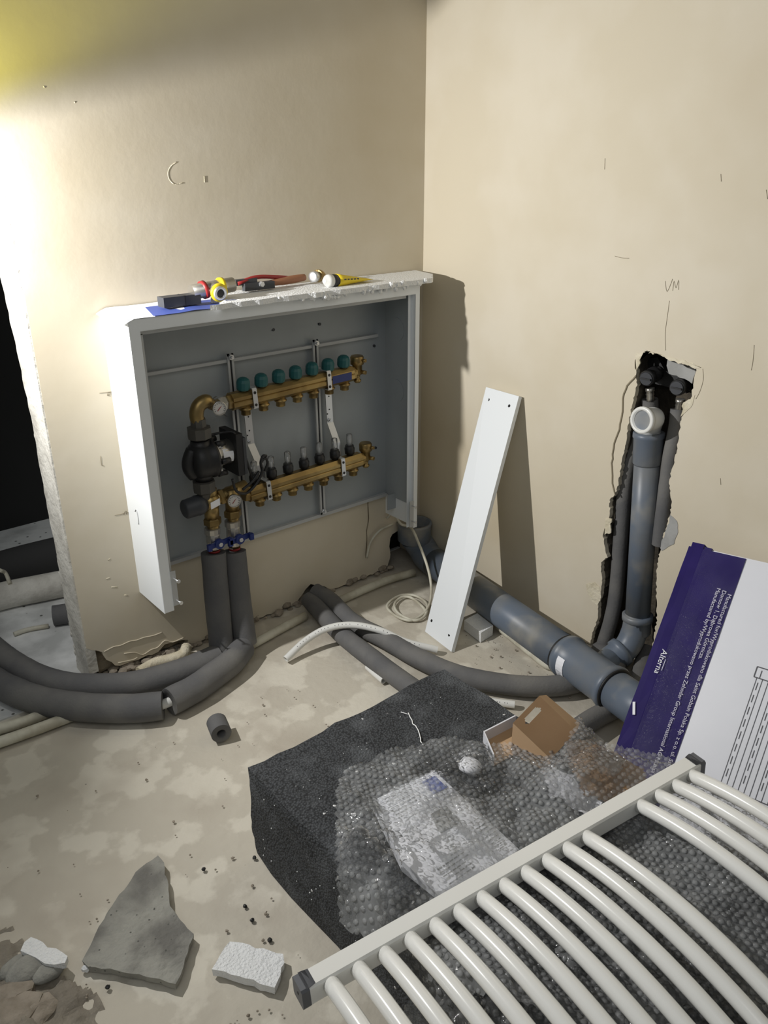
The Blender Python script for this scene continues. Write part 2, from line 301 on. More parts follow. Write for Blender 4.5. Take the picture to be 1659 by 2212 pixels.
# cement block seen in the top of the slot, patches and chips round it
m = MB(); m.prism(jag([(0.0120,-0.8276,0.8223),(0.0120,-0.9002,0.8096),(0.0120,-0.8982,0.7794),(0.0120,-0.8665,0.7873),(0.0120,-0.8359,0.7913),(0.0120,-0.8275,0.8072)], .01, .002, 4, (1, 2)), (.06, 0, 0)); m.build('cement_patch', 'patch', wb)
m = MB(); m.prism(jag([(-0.0012,-0.8977,0.4574),(-0.0012,-0.9179,0.4484),(-0.0012,-0.9248,0.4202),(-0.0012,-0.9186,0.3870),(-0.0012,-0.8910,0.3578),(-0.0012,-0.8818,0.3671),(-0.0012,-0.8905,0.3955),(-0.0012,-0.8986,0.4431)], .008, .0015, 6, (1, 2)), (.004, 0, 0)); m.build('cement_patch', 'patch', wb)
for q in ([(-0.0010,-0.6815,0.1774),(-0.0010,-0.7088,0.1944),(-0.0010,-0.7235,0.1863),(-0.0010,-0.7329,0.1589),(-0.0010,-0.7243,0.1293),(-0.0010,-0.7084,0.1339),(-0.0010,-0.6912,0.1482)], [(-0.0010,-0.7194,0.3873),(-0.0010,-0.7363,0.3904),(-0.0010,-0.7380,0.3540),(-0.0010,-0.7221,0.3417)], [(-0.0010,-0.7582,0.7856),(-0.0010,-0.7707,0.8319),(-0.0010,-0.8201,0.8315),(-0.0010,-0.8453,0.8230),(-0.0010,-0.9044,0.8177),(-0.0010,-0.9265,0.8206),(-0.0010,-0.8913,0.8279),(-0.0010,-0.8321,0.8314),(-0.0010,-0.7826,0.8361),(-0.0010,-0.7492,0.8229)], [(-0.0010,-0.8880,0.7012),(-0.0010,-0.8899,0.7346),(-0.0010,-0.9144,0.7560),(-0.0010,-0.9097,0.7280)]):
    m = MB(); m.prism(jag(q, .006, .0025, 8, (1, 2)), (.004, 0, 0)); m.build('plaster_chip', 'chalk', wb)
m = MB(); m.tube(jag([(-0.0010,-0.7587,0.7723),(-0.0010,-0.7377,0.7456),(-0.0010,-0.7301,0.7234),(-0.0010,-0.7335,0.6776),(-0.0010,-0.7286,0.6230),(-0.0010,-0.7191,0.5903),(-0.0010,-0.7198,0.5412),(-0.0010,-0.7282,0.4871),(-0.0010,-0.7416,0.4594)], .01, .0015, 3, (1, 2)), .0022, 6, 1); m.build('crack', 'pencil', wb)
def marks(plane_pts, parent, r=.00055):
    for q in plane_pts: 
        m = MB(); m.tube(q, r, 5, 3); m.build('pencil_mark', 'pencil', parent)
marks([[(-0.0004,-0.8033,0.9963),(-0.0004,-0.8113,0.9739),(-0.0004,-0.8202,1.0000),(-0.0004,-0.8199,1.0019)], [(-0.0004,-0.8248,0.9774),(-0.0004,-0.8250,0.9985),(-0.0004,-0.8318,0.9842),(-0.0004,-0.8360,1.0015),(-0.0004,-0.8392,0.9810)], [(-0.0004,-0.8201,0.9547),(-0.0004,-0.8201,0.9239),(-0.0004,-0.8204,0.8824),(-0.0004,-0.8274,0.8444)], [(-0.0004,-0.6634,1.0389),(-0.0004,-0.6817,1.0363),(-0.0004,-0.7030,1.0369)], [(-0.0004,-0.6099,1.2484),(-0.0004,-0.6115,1.2251)], [(-0.0004,-1.0298,0.8893),(-0.0004,-1.0331,0.8606),(-0.0004,-1.0335,0.8360)], [(-0.0004,-0.9241,0.8191),(-0.0004,-0.9291,0.7960),(-0.0004,-0.9256,0.7689),(-0.0004,-0.9186,0.7493)], [(-0.0004,-1.0065,0.5838),(-0.0004,-1.0101,0.5692)], [(-0.0004,-0.8984,1.2181),(-0.0004,-0.9018,1.2041)], [(-0.0004,-0.9992,1.1904),(-0.0004,-1.0052,1.1735)]], wb)
marks([[(-1.0117,-0.0004,0.7529),(-0.9807,-0.0004,0.7508)], [(-0.9920,-0.0004,0.7506),(-0.9942,-0.0004,0.7432)], [(-0.9920,-0.0004,0.7506),(-0.9865,-0.0004,0.7496),(-0.9883,-0.0004,0.7455),(-0.9928,-0.0004,0.7451),(-0.9867,-0.0004,0.7407)], [(-1.0183,-0.0004,0.4446),(-0.9766,-0.0004,0.4417)], [(-0.9951,-0.0004,0.4393),(-0.9929,-0.0004,0.4462),(-0.9879,-0.0004,0.4474),(-0.9879,-0.0004,0.4386)], [(-1.0315,-0.0004,0.6026),(-1.0316,-0.0004,0.5791),(-1.0271,-0.0004,0.5781)]], wa)
m = MB(); m.tube([(-0.7589,0.0006,1.2448),(-0.7734,0.0006,1.2372),(-0.7830,0.0006,1.2238),(-0.7814,0.0006,1.2083),(-0.7688,0.0006,1.1983),(-0.7477,0.0006,1.2008)], .0016, 6, 4); m.build('round_scratch', 'chalk', wa)
m = MB(); m.tube([(-0.6930,0.0006,1.2147),(-0.6933,0.0006,1.2007)], .002, 6, 2); m.build('plaster_nick', 'chalk', wa)
for q in ([(-1.0518,0.0010,0.3310),(-1.0453,0.0010,0.3341)], [(-1.0636,0.0010,0.2827),(-1.0540,0.0010,0.2820)], [(-1.0541,0.0010,0.2555),(-1.0390,0.0010,0.2501)], [(-1.0243,0.0010,0.2219),(-1.0150,0.0010,0.2172)], [(-0.9759,0.0010,1.3579),(-0.9727,0.0010,1.3597)], [(-1.0342,0.0010,1.3850),(-1.0297,0.0010,1.3843)]):
    m = MB(); m.tube(q, .002, 6, 1); m.build('plaster_nick', 'chalk', wa)
for q in ([(-1.0984,-0.0010,0.0815),(-1.0517,-0.0010,0.0846),(-0.9905,-0.0010,0.0796),(-0.9377,-0.0010,0.0757)], [(-1.0482,-0.0010,0.0545),(-0.9965,-0.0010,0.0326),(-0.9560,-0.0010,0.0362),(-0.9330,-0.0010,0.0474),(-0.9124,-0.0010,0.0360),(-0.8735,-0.0010,0.0350)], [(-1.0676,-0.0010,0.0340),(-1.0304,-0.0010,0.0237),(-1.0142,-0.0010,0.0284)]):
    m = MB(); m.tube(jag(q, .02, .003, 2), .0016, 6, 3); m.build('plaster_ridge', 'plaster', wa)
# dark run stain above the foot of the wall
m = MB(); m.tube(jag([(-0.2204,0.0008,0.2622),(-0.2194,0.0008,0.2064),(-0.2279,0.0008,0.1443),(-0.2310,0.0008,0.0711)], .02, .002, 5), .0026, 6, 2); m.build('rust_run', 'raw', wa)

# ============================================================ MANIFOLD CABINET
CX0, CX1, CT, CD = -.983, -.146, .936, -.147
cab = thing('manifold_cabinet', 'white sheet metal manifold cabinet without door hung open on the left wall', 'cabinet', (-.55, 0, .2))
t = .0015
m = MB(); m.box((CX0, CD, .216), (CX0+t, 0, CT)); m.build('side_panel', 'white', cab)
m = MB(); m.box((CX1-t, CD, .206), (CX1, 0, CT)); m.build('side_panel', 'white', cab)
m = MB(); m.box((CX0, CD, CT), (CX1, 0, CT+t)); m.build('top_panel', 'white', cab)
m = MB(); m.box((CX0+t, -.006, .275), (CX1-t, -.003, CT)); m.box((CX0+.03, -.009, CT-.095), (CX1-.04, -.006, CT-.0)); m.build('back_panel', 'grey', cab)
m = MB(); m.box((CX1-.0045, CD+.03, .275), (CX1-.002, -.006, CT)); m.box((CX0+.0022, CD+.03, .275), (CX0+.0045, -.006, CT)); m.box((CX0+.004, CD+.03, CT-.0045), (CX1-.004, -.006, CT-.002)); m.build('inner_lining', 'grey', cab)
# folded front frame
fw = .025
m = MB(); m.box((CX0, CD-.001, .218), (CX0+fw, CD+.001, CT)); m.box((CX0+fw-.0015, CD, .218), (CX0+fw, CD+.028, CT-fw)); m.build('front_flange', 'white', cab)
m = MB(); m.box((CX1-fw*.6, CD-.001, .208), (CX1, CD+.001, CT)); m.box((CX1-fw*.6, CD, .208), (CX1-fw*.6+.0015, CD+.016, CT-fw)); m.box((CX1-fw*.6-.013, CD+.014, .208), (CX1-fw*.6, CD+.016, CT-fw)); m.build('front_flange', 'white', cab)
m = MB(); m.box((CX0+fw, CD-.001, CT-fw), (CX1-fw*.6, CD+.001, CT)); m.box((CX0+fw, CD, CT-fw-.0015), (CX1-fw*.6, CD+.016, CT-fw)); m.build('front_flange', 'white', cab)
m = MB(); m.box((CX0+fw, CD+.016, .27), (CX0+fw+.012, CD+.018, CT-fw-.01)); m.box((CX0+fw, CD+.016, CT-fw-.012), (CX1-fw-.01, CD+.018, CT-fw)); m.build('inner_lip', 'rail', cab)
m = MB(); m.box((CX0+t, -.018, .272), (CX1-t-.01, -.003, .282)); m.build('bottom_rail', 'rail', cab)
zr = .782
m = MB(); m.box((CX0+.01, -.020, zr-.004), (-.19, -.007, zr+.004)); m.build('upper_rail', 'rail', cab)
m = MB(); m.box((-.18, -.05, .24), (-.148, -.047, .29)); m.build('mounting_tab', 'grey', cab)
# adjustable feet plates with screws at both lower sides
m = MB(); m.box((CX0+fw, CD-.002, .23), (CX0+fw+.014, CD+.0, .325)); pl = m.build('adjusting_plate', 'rail', cab)
for z in (.305, .245):
    m = MB(); m.cyl((CX0+fw+.008, CD, z), (CX0+fw+.010, CD-.022, z), .0018, 8); m.cyl((CX0+fw+.010, CD-.022, z), (CX0+fw+.010, CD-.025, z), .005, 10); m.build('screw', 'steel', pl)
m = MB(); m.box((CX1-fw*.6-.016, CD-.004, .215), (CX1-fw*.6-.001, CD-.001, .30)); pl = m.build('adjusting_plate', 'rail', cab)
for z in (.285, .235):
    m = MB(); m.cyl((CX1-fw*.6-.008, CD, z), (CX1-fw*.6-.006, CD-.018, z), .0018, 8); m.cyl((CX1-fw*.6-.006, CD-.018, z), (CX1-fw*.6-.006, CD-.021, z), .004, 10); m.build('screw', 'steel', pl)
m = MB(); m.tube([(CX0-.0006, -.045, .46), (CX0-.0006, -.055, .468), (CX0-.0006, -.06, .45), (CX0-.0006, -.058, .43)], .0012, 6, 5); m.build('knockout_slit', 'rail', cab)
for p in [(-0.1948,-0.0070,0.7509),(-0.1930,-0.0070,0.4385),(-0.5344,-0.0070,0.8404),(-0.3858,-0.0070,0.8367)]:
    m = MB(); m.cyl((p[0], -.006, p[2]), (p[0], -.010, p[2]), .004, 10); m.build('rivet', 'dgrey', cab)
# knock-out discs in the right side
for z in (.80, .62):
    m = MB(); m.cyl((CX1-.006, -.055, z), (CX1-.0046, -.055, z), .034, 28); m.build('knockout_disc', 'grey', cab)
# slotted uprights carrying the brackets
for xa, za, xb, zb in ((-.676, .80, -.668, .283), (-.413, .80, -.408, .283)):
    m = MB(); w = .009
    m.prism([(xa-w, -.020, za), (xa-.003, -.020, za), (xb-.003, -.020, zb), (xb-w, -.020, zb)], (0, -.004, 0)); m.prism([(xa+.003, -.020, za), (xa+w, -.020, za), (xb+w, -.020, zb), (xb+.003, -.020, zb)], (0, -.004, 0))
    m.box((xa-w, -.024, za-.006), (xa+w, -.020, za)); m.box((xb-w, -.024, zb), (xb+w, -.020, zb+.006)); up = m.build('slotted_upright', 'rail', cab)
    m = MB(); m.prism([(xa-.003, -.019, za-.006), (xa+.003, -.019, za-.006), (xb+.003, -.019, zb+.006), (xb-.003, -.019, zb+.006)], (0, -.002, 0)); m.build('slot', 'black', up)
    for (x, z) in ((xa, za-.008), (xb, zb+.01)):
        m = MB(); m.hexn((x, -.024, z), (x, -.031, z), .008); m.cyl((x, -.031, z), (x, -.037, z), .004, 10); m.build('bolt', 'steel', up)

# ============================================================ MANIFOLDS
YM = -.066
UA, UB = V((-0.7101,-0.0660,0.6905)), V((-0.3281,-0.0660,0.7026))
LA, LB = V((-0.6801,-0.0660,0.4325)), V((-0.3023,-0.0660,0.4426))
def bar_profile(m, a, b, r):
    d = (b-a).normalized(); u = V((0, 0, 1)); w = V((0, -1, 0)); u = (u-d*u.dot(d)).normalized()
    pr = [(.45, 1), (.95, .55), (.95, .15), (.8, .05), (.95, -.1), (.95, -.55), (.45, -1), (-.45, -1), (-.95, -.55), (-.95, .55), (-.45, 1)]
    A = [m.v(a+w*p*r+u*q*r) for p, q in pr]; B = [m.v(b+w*p*r+u*q*r) for p, q in pr]; n = len(pr)
    m.f(A); m.f(B[::-1])
    for i in range(n): m.f([A[i], A[(i+1)%n], B[(i+1)%n], B[i]])
def vent(parent, e, mtl='brass'):
    m = MB(); m.hexn(e, e+V((.012, 0, 0)), .019); m.cyl(e+V((.01, 0, 0)), e+V((.02, 0, .002)), .013)
    m.lathe(e+V((.024, 0, -.03)), (0, 0, 1), [(0, .008), (.004, .011), (.008, .011), (.010, .007), (.022, .009), (.024, .014), (.05, .014), (.052, .019), (.072, .019), (.076, .016)], 18)
    v = m.build('air_vent', mtl, parent)
    m = MB(); m.cyl(e+V((.03, -.012, .032)), e+V((.034, -.026, .034)), .005, 12); m.build('bleed_screw', 'brass', v)
    m = MB(); m.cyl(e+V((.03, -.008, .0)), e+V((.036, -.024, .0)), .0055, 12); m.build('drain_cap', 'brass', v)
def outlet(parent, p):
    m = MB(); m.lathe(p, (0, 0, -1), [(0, .013), (.006, .013), (.007, .0165), (.011, .0165), (.012, .0125), (.024, .0125), (.025, .011)], 16); m.build('outlet', 'brass', parent)
ret = thing('return_manifold', 'upper brass manifold bar with teal valve caps inside the cabinet', 'manifold', (UA.x, YM, UA.z))
m = MB(); bar_profile(m, UA, UB, .021); m.hexn(UA-V((.012, 0, 0)), UA+V((.002, 0, 0)), .019); m.build('manifold_bar', 'brass', ret)
N_ = 7
for i in range(N_):
    x = -.667+(.667-.350)*i/6; f = (x-UA.x)/(UB.x-UA.x); p = UA.lerp(UB, f); outlet(ret, p-V((0, 0, .018)))
    q = p+V((-.004, -.002, .018)); m = MB(); m.lathe(q, (0, 0, 1), [(0, .009), (.008, .009), (.008, .014)], 14)
    m.build('valve_neck', 'brass', ret)
    m = MB(); m.lathe(q+V((0, 0, .006)), (0, -.1, 1), [(0, .0155), (.004, .0175), (.020, .0175), (.027, .0145), (.031, .009), (.032, .003)], 12, True, False); m.build('valve_cap', 'teal', ret)
vent(ret, UB)
f0, f1 = UA.lerp(UB, .80), UA.lerp(UB, .97)
m = MB(); m.prism([f0+V((0, -.0202, .009)), f1+V((0, -.0202, .009)), f1+V((0, -.0202, -.012)), f0+V((0, -.0202, -.012))], (0, -.0008, 0)); m.build('maker_sticker', 'blue', ret)
sup = thing('supply_manifold', 'lower brass manifold bar with black flow meters under the teal capped one', 'manifold', (LA.x, YM, LA.z))
m = MB(); bar_profile(m, LA, LB, .021); m.hexn(LA-V((.014, 0, 0)), LA+V((.002, 0, 0)), .019); m.build('manifold_bar', 'brass', sup)
for i in range(N_):
    x = -.645+(.645-.326)*i/6; f = (x-LA.x)/(LB.x-LA.x); p = LA.lerp(LB, f); outlet(sup, p-V((0, 0, .018)))
    q = p+V((-.008, .004, .016)); m = MB(); m.lathe(q, (0, 0, 1), [(0, .009), (.008, .009), (.009, .014), (.026, .015), (.028, .013), (.034, .0125)], 16); fm = m.build('flow_meter', 'black', sup)
    m = MB(); m.lathe(q+V((0, 0, .030)), (0, 0, 1), [(0, .0085), (.036, .0085), (.038, .006)], 14); m.build('sight_glass', 'clear', fm)
    m = MB(); m.cyl(q+V((0, 0, .030)), q+V((0, 0, .052)), .0018, 8); m.build('indicator', 'paper', fm)
vent(sup, LB)
def strap(parent, xu, zu, xl, zl, bend):
    m = MB(); w = .0105; Y = -.028
    def seg(x0, z0, y0, x1, z1, y1): m.prism([(x0-w, y0, z0), (x0+w, y0, z0), (x1+w, y1, z1), (x1-w, y1, z1)], (0, -.002, 0))
    zb = zl+.12
    seg(xu, zu+.03, Y, xu+.006, zb, Y); seg(xu+.006, zb, Y, xl, zl+.062, Y-.018); seg(xl, zl+.062, Y-.018, xl+.004, zl-.01, Y-.018)
    st = m.build('strap', 'steel', parent)
    for k, (dz, dx) in enumerate(((.02, -.003), (.028, .004), (.066, .004), (.078, -.003), (.10, .003))):
        z = zu-.035-dz
        if z > zb:
            m = MB(); m.cyl((xu+dx, Y-.0021, z), (xu+dx, Y-.0026, z), .0022, 8); m.build('hole', 'black', st)
    for z in (zu-.042, zb+.008):
        m = MB(); m.hexn((xu+.002, Y-.002, z), (xu+.002, Y-.007, z), .006); m.cyl((xu+.002, Y-.007, z), (xu+.002, Y-.011, z), .003, 8); m.build('bolt', 'steel', st)
    return st
def clampband(parent, p):
    m = MB(); m.prism([p+V((-.007, -.0215, .026)), p+V((.006, -.0215, .026)), p+V((.009, -.0215, -.024)), p+V((-.004, -.0215, -.024))], (0, -.002, 0)); m.box(p+V((-.007, -.0215, .026)), p+V((.006, .03, .028))); m.box(p+V((-.004, -.0215, -.026)), p+V((.009, .03, -.024)))
    c = m.build('clamp', 'steel', parent)
    for dz in (.016, -.016):
        m = MB(); m.cyl(p+V((.001-dz*.05, -.0235, dz)), p+V((.001-dz*.05, -.0245, dz)), .0038, 10); m.build('clamp_hole', 'black', c)
for i, (xu, xl, side) in enumerate((((-0.6442,-0.0300,0.6244)[0], (-0.6251,-0.0460,0.5017)[0], 'left'), ((-0.3824,-0.0300,0.6360)[0], (-0.3666,-0.0460,0.4972)[0], 'right'))):
    fu = (xu-UA.x)/(UB.x-UA.x); flw = (xl-LA.x)/(LB.x-LA.x); pu, pl_ = UA.lerp(UB, fu), LA.lerp(LB, flw)
    br = thing('manifold_bracket', 'zinc strap bracket holding both brass manifolds at their %s end' % side, 'bracket', (xu, -.028, pl_.z), 'cranked straps carrying the manifolds')
    strap(br, xu, pu.z, xl, pl_.z, 1.0 if i == 0 else .85)
    cu = UA.lerp(UB, .155 if i == 0 else .86) ; cl = LA.lerp(LB, .14 if i == 0 else .80)
    clampband(br, cu if i == 0 else UA.lerp(UB, .875-.11)); clampband(br, cl)

# ============================================================ PUMP GROUP
YP = -.085
pc = V((-0.8121,-0.0850,0.5652))
pump = thing('circulation_pump', 'black circulation pump with silver motor at the left end of the manifolds', 'pump', (pc.x, YP, pc.z-.05))
m = MB(); m.lathe(pc-V((.032, 0, 0)), (1, 0, 0), [(0, .022), (.004, .036), (.014, .045), (.03, .047), (.05, .047), (.052, .050), (.060, .050), (.061, .045)], 28); m.lathe(pc+V((0, 0, .052)), (0, 0, -1), [(0, .023), (.012, .026), (.03, .028), (.075, .028), (.092, .026), (.104, .022)], 16); m.tube([pc+V((-.022, 0, .03)), pc+V((-.034, 0, .008)), pc+V((-.036, 0, -.014)), pc+V((-.024, 0, -.036))], .017, 12, 4); m.build('volute', 'black', pump)
for k in range(6):
    m = MB(); a_ = k*PI/3; q = pc+V((.03, -.045*math.cos(a_), .045*math.sin(a_))); m.cyl(q, q+V((.024, 0, 0)), .0075, 10); m.build('screw_boss', 'black', pump)
m = MB(); m.lathe(pc+V((.030, 0, .004)), (1, 0, .06), [(0, .044), (.003, .044), (.004, .030), (.012, .031), (.05, .031), (.052, .027)], 26); mo = m.build('motor', 'nickel', pump)
m = MB(); mc = pc+V((.045, 0, .004))
for k in range(6):
    a0, a1 = 2.0+k*.28, 2.0+(k+1)*.28
    def pt(a, x): return mc+V((x, -math.sin(a-.5)*.0318 if False else math.cos(a)*.0318*1.0, math.sin(a)*.0318))
    m.f([m.v(pt(a0, 0)), m.v(pt(a1, 0)), m.v(pt(a1, .028)), m.v(pt(a0, .028))])
m.build('rating_plate', 'paper', mo)
for dz in (.032, -.032):
    m = MB(); m.hexn(pc+V((.034, -.022, dz)), pc+V((.042, -.022, dz)), .005); m.build('bolt', 'steel', mo)
bx = pc.x+.078
m = MB(); m.box((bx, YP-.040, pc.z-.052), (bx+.018, YP+.045, pc.z+.058)); cb = m.build('control_box', 'black', pump, .006)
m = MB(); m.box((bx+.018, YP-.041, pc.z-.050), (bx+.026, YP+.045, pc.z+.046)); m.build('front_cover', 'dgrey', pump, .003)
m = MB(); m.tube([(bx+.006, YP-.030, pc.z+.055), (bx-.002, YP-.020, pc.z+.062), (bx-.03, YP, pc.z+.058), (pc.x+.01, YP, pc.z+.058)], .003, 8, 5); m.build('sensor_lead', 'black', pump)
ut = V((-0.8119,-0.0850,0.6409)); lt = V((-0.8129,-0.0850,0.4949)); 
m = MB(); m.lathe(ut+V((0, 0, -.020)), (0, 0, 1), [(0, .026), (.003, .030), (.028, .030), (.030, .024), (.031, .020), (.050, .019), (.051, .016)], 8, True, False); m.build('union_nut', 'iron', pump)
m = MB(); m.lathe(lt+V((0, 0, -.032)), (0, 0, 1), [(0, .017), (.014, .020), (.020, .029), (.046, .029), (.048, .024)], 8, True, False); m.build('union_nut', 'iron', pump)
el = V((-0.8125,-0.0850,0.6938)); ge = V((-0.7514,-0.0850,0.6857))
m = MB(); m.tube([ut+V((0, 0, .02)), el+V((-.002, 0, -.012)), el+V((.006, 0, .008)), el+V((.026, 0, .016)), ge+V((-.01, .01, .008)), UA+V((-.03, 0, 0)), UA+V((-.012, 0, 0))], .0165, 18, 6, rv=lambda t, i: .0175 if t < .55 else .014); m.build('elbow', 'brass', pump)
m = MB(); m.hexn(UA-V((.035, 0, 0)), UA-V((.012, 0, 0)), .018); m.build('coupling_nut', 'nickel', pump)
def gauge(p, lab):
    g = thing('thermometer', lab, 'gauge', p, 'round pressure dials of the pump group')
    d = V((-.25, -1, .0)).normalized(); m = MB(); m.cyl(p-d*.03, p-d*.004, .006, 10); m.lathe(p-d*.008, d, [(0, .016), (.008, .0175), (.0105, .0175), (.0105, .0155)], 24, False); m.build('case', 'nickel', g)
    m = MB(); m.lathe(p, d, [(0, .0158), (.0008, .0158)], 24); dl = m.build('dial', 'dial', g)
    m = MB(); q = p+d*.0015; m.cyl(q+V((-.006, 0, -.006)), q+V((.006, 0, .006)), .0008, 6); m.build('needle', 'red', dl)
    for k in range(11):
        a = math.radians(-30+k*24); u = V((math.cos(a)*.97, -math.cos(a)*.24, math.sin(a))); m2 = MB() if k == 0 else m2; m2.cyl(q+u*.011, q+u*.0138, .0005, 5)
    m2.build('scale', 'ink', dl)['kind'] = 'stuff'
gauge(V((-0.7672,-0.1150,0.6953)), 'round temperature dial beside the brass elbow above the black pump')
gauge(V((-0.7482,-0.1150,0.4465)), 'round temperature dial below the pump beside the mixing valve')
# crumpled clear film still round the upper fitting
m = MB(); gp = V((-0.7752,-0.0850,0.6902)); n1, n2 = 22, 14; rr = []
for i in range(n1+1):
    ring = []
    for j in range(n2):
        a = 2*PI*j/n2; x = (i/n1-.5)*.085; r = .024+.006*noise.noise(V((x*60, math.cos(a)*2, math.sin(a)*2))); ring.append(m.v(gp+V((x, math.cos(a)*r-.004, math.sin(a)*r))))
    rr.append(ring)
for a, b in zip(rr, rr[1:]):
    for j in range(n2): m.f([a[j], a[(j+1)%n2], b[(j+1)%n2], b[j]])
tag(m.build('plastic_wrapping', 'film2'), 'crumpled clear film left round the brass elbow and upper dial', 'plastic film')
# mixing valve
mv = V((-0.7992,-0.0850,0.4495))
mix = thing('mixing_valve', 'brass thermostatic mixing valve with dark knob below the pump', 'valve', (mv.x, YP, mv.z-.04))
cr = V((-0.7432,-0.0850,0.4447))
m = MB(); m.sphere(mv, .025, 16, 10); m.cyl(mv+V((0, 0, .012)), mv+V((0, 0, .035)), .018); m.cyl(mv, (LA.x-.01, YP+.01, mv.z+.012), .0165, 18); m.cyl((cr.x+.004, YP, mv.z+.02), (cr.x+.004, YP, mv.z-.045), .018, 18)
m.hexn(mv+V((.022, 0, .004)), mv+V((.036, 0, .006)), .021); m.cyl(mv, mv-V((0, 0, .05)), .019, 18); m.build('body', 'brass', mix)
m = MB(); m.lathe(mv-V((.016, 0, 0)), (-1, 0, -.05), [(0, .020), (.012, .026), (.024, .027), (.026, .0255), (.056, .0245), (.060, .020), (.061, .01)], 20, True, True); kn = m.build('thermostat_knob', 'dgrey', mix)
m = MB(); m.prism([mv+V((-.014, -.0262, -.010)), mv+V((.012, -.0262, -.004)), mv+V((.012, -.0262, .014)), mv+V((-.014, -.0262, .008))], (0, -.0012, 0)); m.build('sticker', 'paper', mix)
for xx, zz in ((mv.x, mv.z-.045), (cr.x+.004, mv.z-.040)):
    m = MB(); m.hexn((xx, YP, zz), (xx, YP, zz-.02), .023); m.cyl((xx, YP, zz-.02), (xx, YP, zz-.032), .015, 16); m.build('union_nut', 'brass', mix)
# ball valves
def ball_valve(x, ztop, zbot, lab):
    b = thing('ball_valve', lab, 'valve', (x, YP, zbot), 'nickel ball valves with blue butterfly handles')
    L = ztop-zbot; m = MB(); m.lathe((x, YP, ztop), (0, 0, -1), [(0, .018), (.002, .021), (.016, .021), (.018, .017), (.022, .018), (L*.52, .0195), (L*.66, .016), (L*.70, .018), (L*.82, .018), (L*.83, .014)], 12, True, False); m.build('valve_body', 'nickel', b)
    m = MB(); m.lathe((x, YP, zbot+.022), (0, 0, -1), [(0, .0165), (.010, .0165), (.011, .014), (.020, .014)], 16); m.build('brass_nut', 'brass', b)
    m = MB(); m.lathe((x, YP, zbot+.008), (0, 0, -1), [(0, .0155), (.006, .0155)], 16); m.build('red_seal', 'red', b)
    hc = V((x+.004, YP-.026, ztop-L*.55)); m = MB(); m.cyl(hc+V((0, .012, 0)), hc+V((0, -.004, 0)), .013, 18)
    for s_ in (-1, 1):
        m.prism([hc+V((s_*.008, 0, .007)), hc+V((s_*.034, 0, .009 if s_ > 0 else .003)), hc+V((s_*.034, 0, -.003 if s_ > 0 else -.009)), hc+V((s_*.008, 0, -.007))], (0, .006, 0)); m.prism([hc+V((s_*.026, 0, .009)), hc+V((s_*.037, 0, .009)), hc+V((s_*.037, 0, -.008)), hc+V((s_*.026, 0, -.008))], (0, -.010, 0))
    h = m.build('handle', 'blue', b); m = MB(); m.hexn(hc+V((0, -.004, 0)), hc+V((0, -.009, 0)), .006); m.build('nut', 'steel', h)
zi = V((-0.8055,-0.0850,0.3040)).z; zi2 = V((-0.7458,-0.0850,0.2918)).z
ball_valve(V((-0.8024,-0.0850,0.3632)).x, mv.z-.072, zi+.002, 'left ball valve with blue butterfly handle below the mixing valve')
ball_valve(V((-0.7426,-0.0850,0.3587)).x, mv.z-.068, zi2+.002, 'right ball valve with blue butterfly handle below the lower dial')
# pump cable, bundled
m = MB(); A_ = [(-0.7237,-0.1200,0.6069),(-0.7081,-0.1200,0.5543),(-0.6933,-0.1200,0.5004),(-0.6791,-0.1200,0.4866),(-0.6637,-0.1200,0.5059),(-0.6659,-0.1200,0.5319),(-0.6577,-0.1200,0.5489),(-0.6467,-0.1200,0.5464)]
B_ = [(-0.7536,-0.1250,0.5106),(-0.7459,-0.1250,0.4771),(-0.7200,-0.1250,0.4627),(-0.6943,-0.1250,0.4740),(-0.6731,-0.1250,0.4968),(-0.6630,-0.1250,0.5199)]; C_ = [(-0.7103,-0.1200,0.4611),(-0.6853,-0.1200,0.4791),(-0.6639,-0.1200,0.5033),(-0.6646,-0.1200,0.5315),(-0.6513,-0.1200,0.5411),(-0.6453,-0.1200,0.5270),(-0.6552,-0.1200,0.5064)]; D_ = [(-0.7299,-0.1300,0.4771),(-0.7000,-0.1300,0.4923),(-0.6776,-0.1300,0.5147)]
for q in (A_, B_, C_, D_): m.tube(q, .0036, 8, 5)
cbn = m.build('power_cable', 'black'); tag(cbn, 'bundled black power cable hanging between pump and lower manifold', 'cable')

# ============================================================ INSULATED PIPES
def hose(name, label, runs, r, group=None, inner=.012, cat='pipe', inners=None, jit=.03):
    t_ = thing(name, label, cat, runs[0][-1], group)
    for q in runs:
        m = MB(); m.pipe(q, r, inner+.002, 20, 6, jit); m.build('foam_sleeve', 'foam', t_)
    for q in (inners or []):
        m = MB(); m.tube(q, inner, 14, 5); m.build('inner_pipe', 'pex', t_)
    return t_
RI = .0325
hl = hose('insulated_pipe', 'left of two upright grey foam sleeved pipes below the ball valves', [[(-0.8053,-0.0850,0.3067), (-0.8133,-0.0970,0.2225), (-0.8224,-0.1130,0.1344), (-0.8297,-0.1280,0.0434)]], RI, 'foam sleeved risers under the ball valves', inners=[[(V((-0.8053,-0.0850,0.3067))+V((0, 0, .012))), (-0.8061,-0.0850,0.2839)]])
hr = hose('insulated_pipe', 'right of two upright grey foam sleeved pipes below the ball valves', [[(-0.7458,-0.0850,0.2918), (-0.7512,-0.0970,0.2289), (-0.7592,-0.1170,0.1409), (-0.7656,-0.1400,0.0375)]], RI, 'foam sleeved risers under the ball valves', inners=[[(V((-0.7458,-0.0850,0.2918))+V((0, 0, .012))), (-0.7468,-0.0850,0.2645)]])
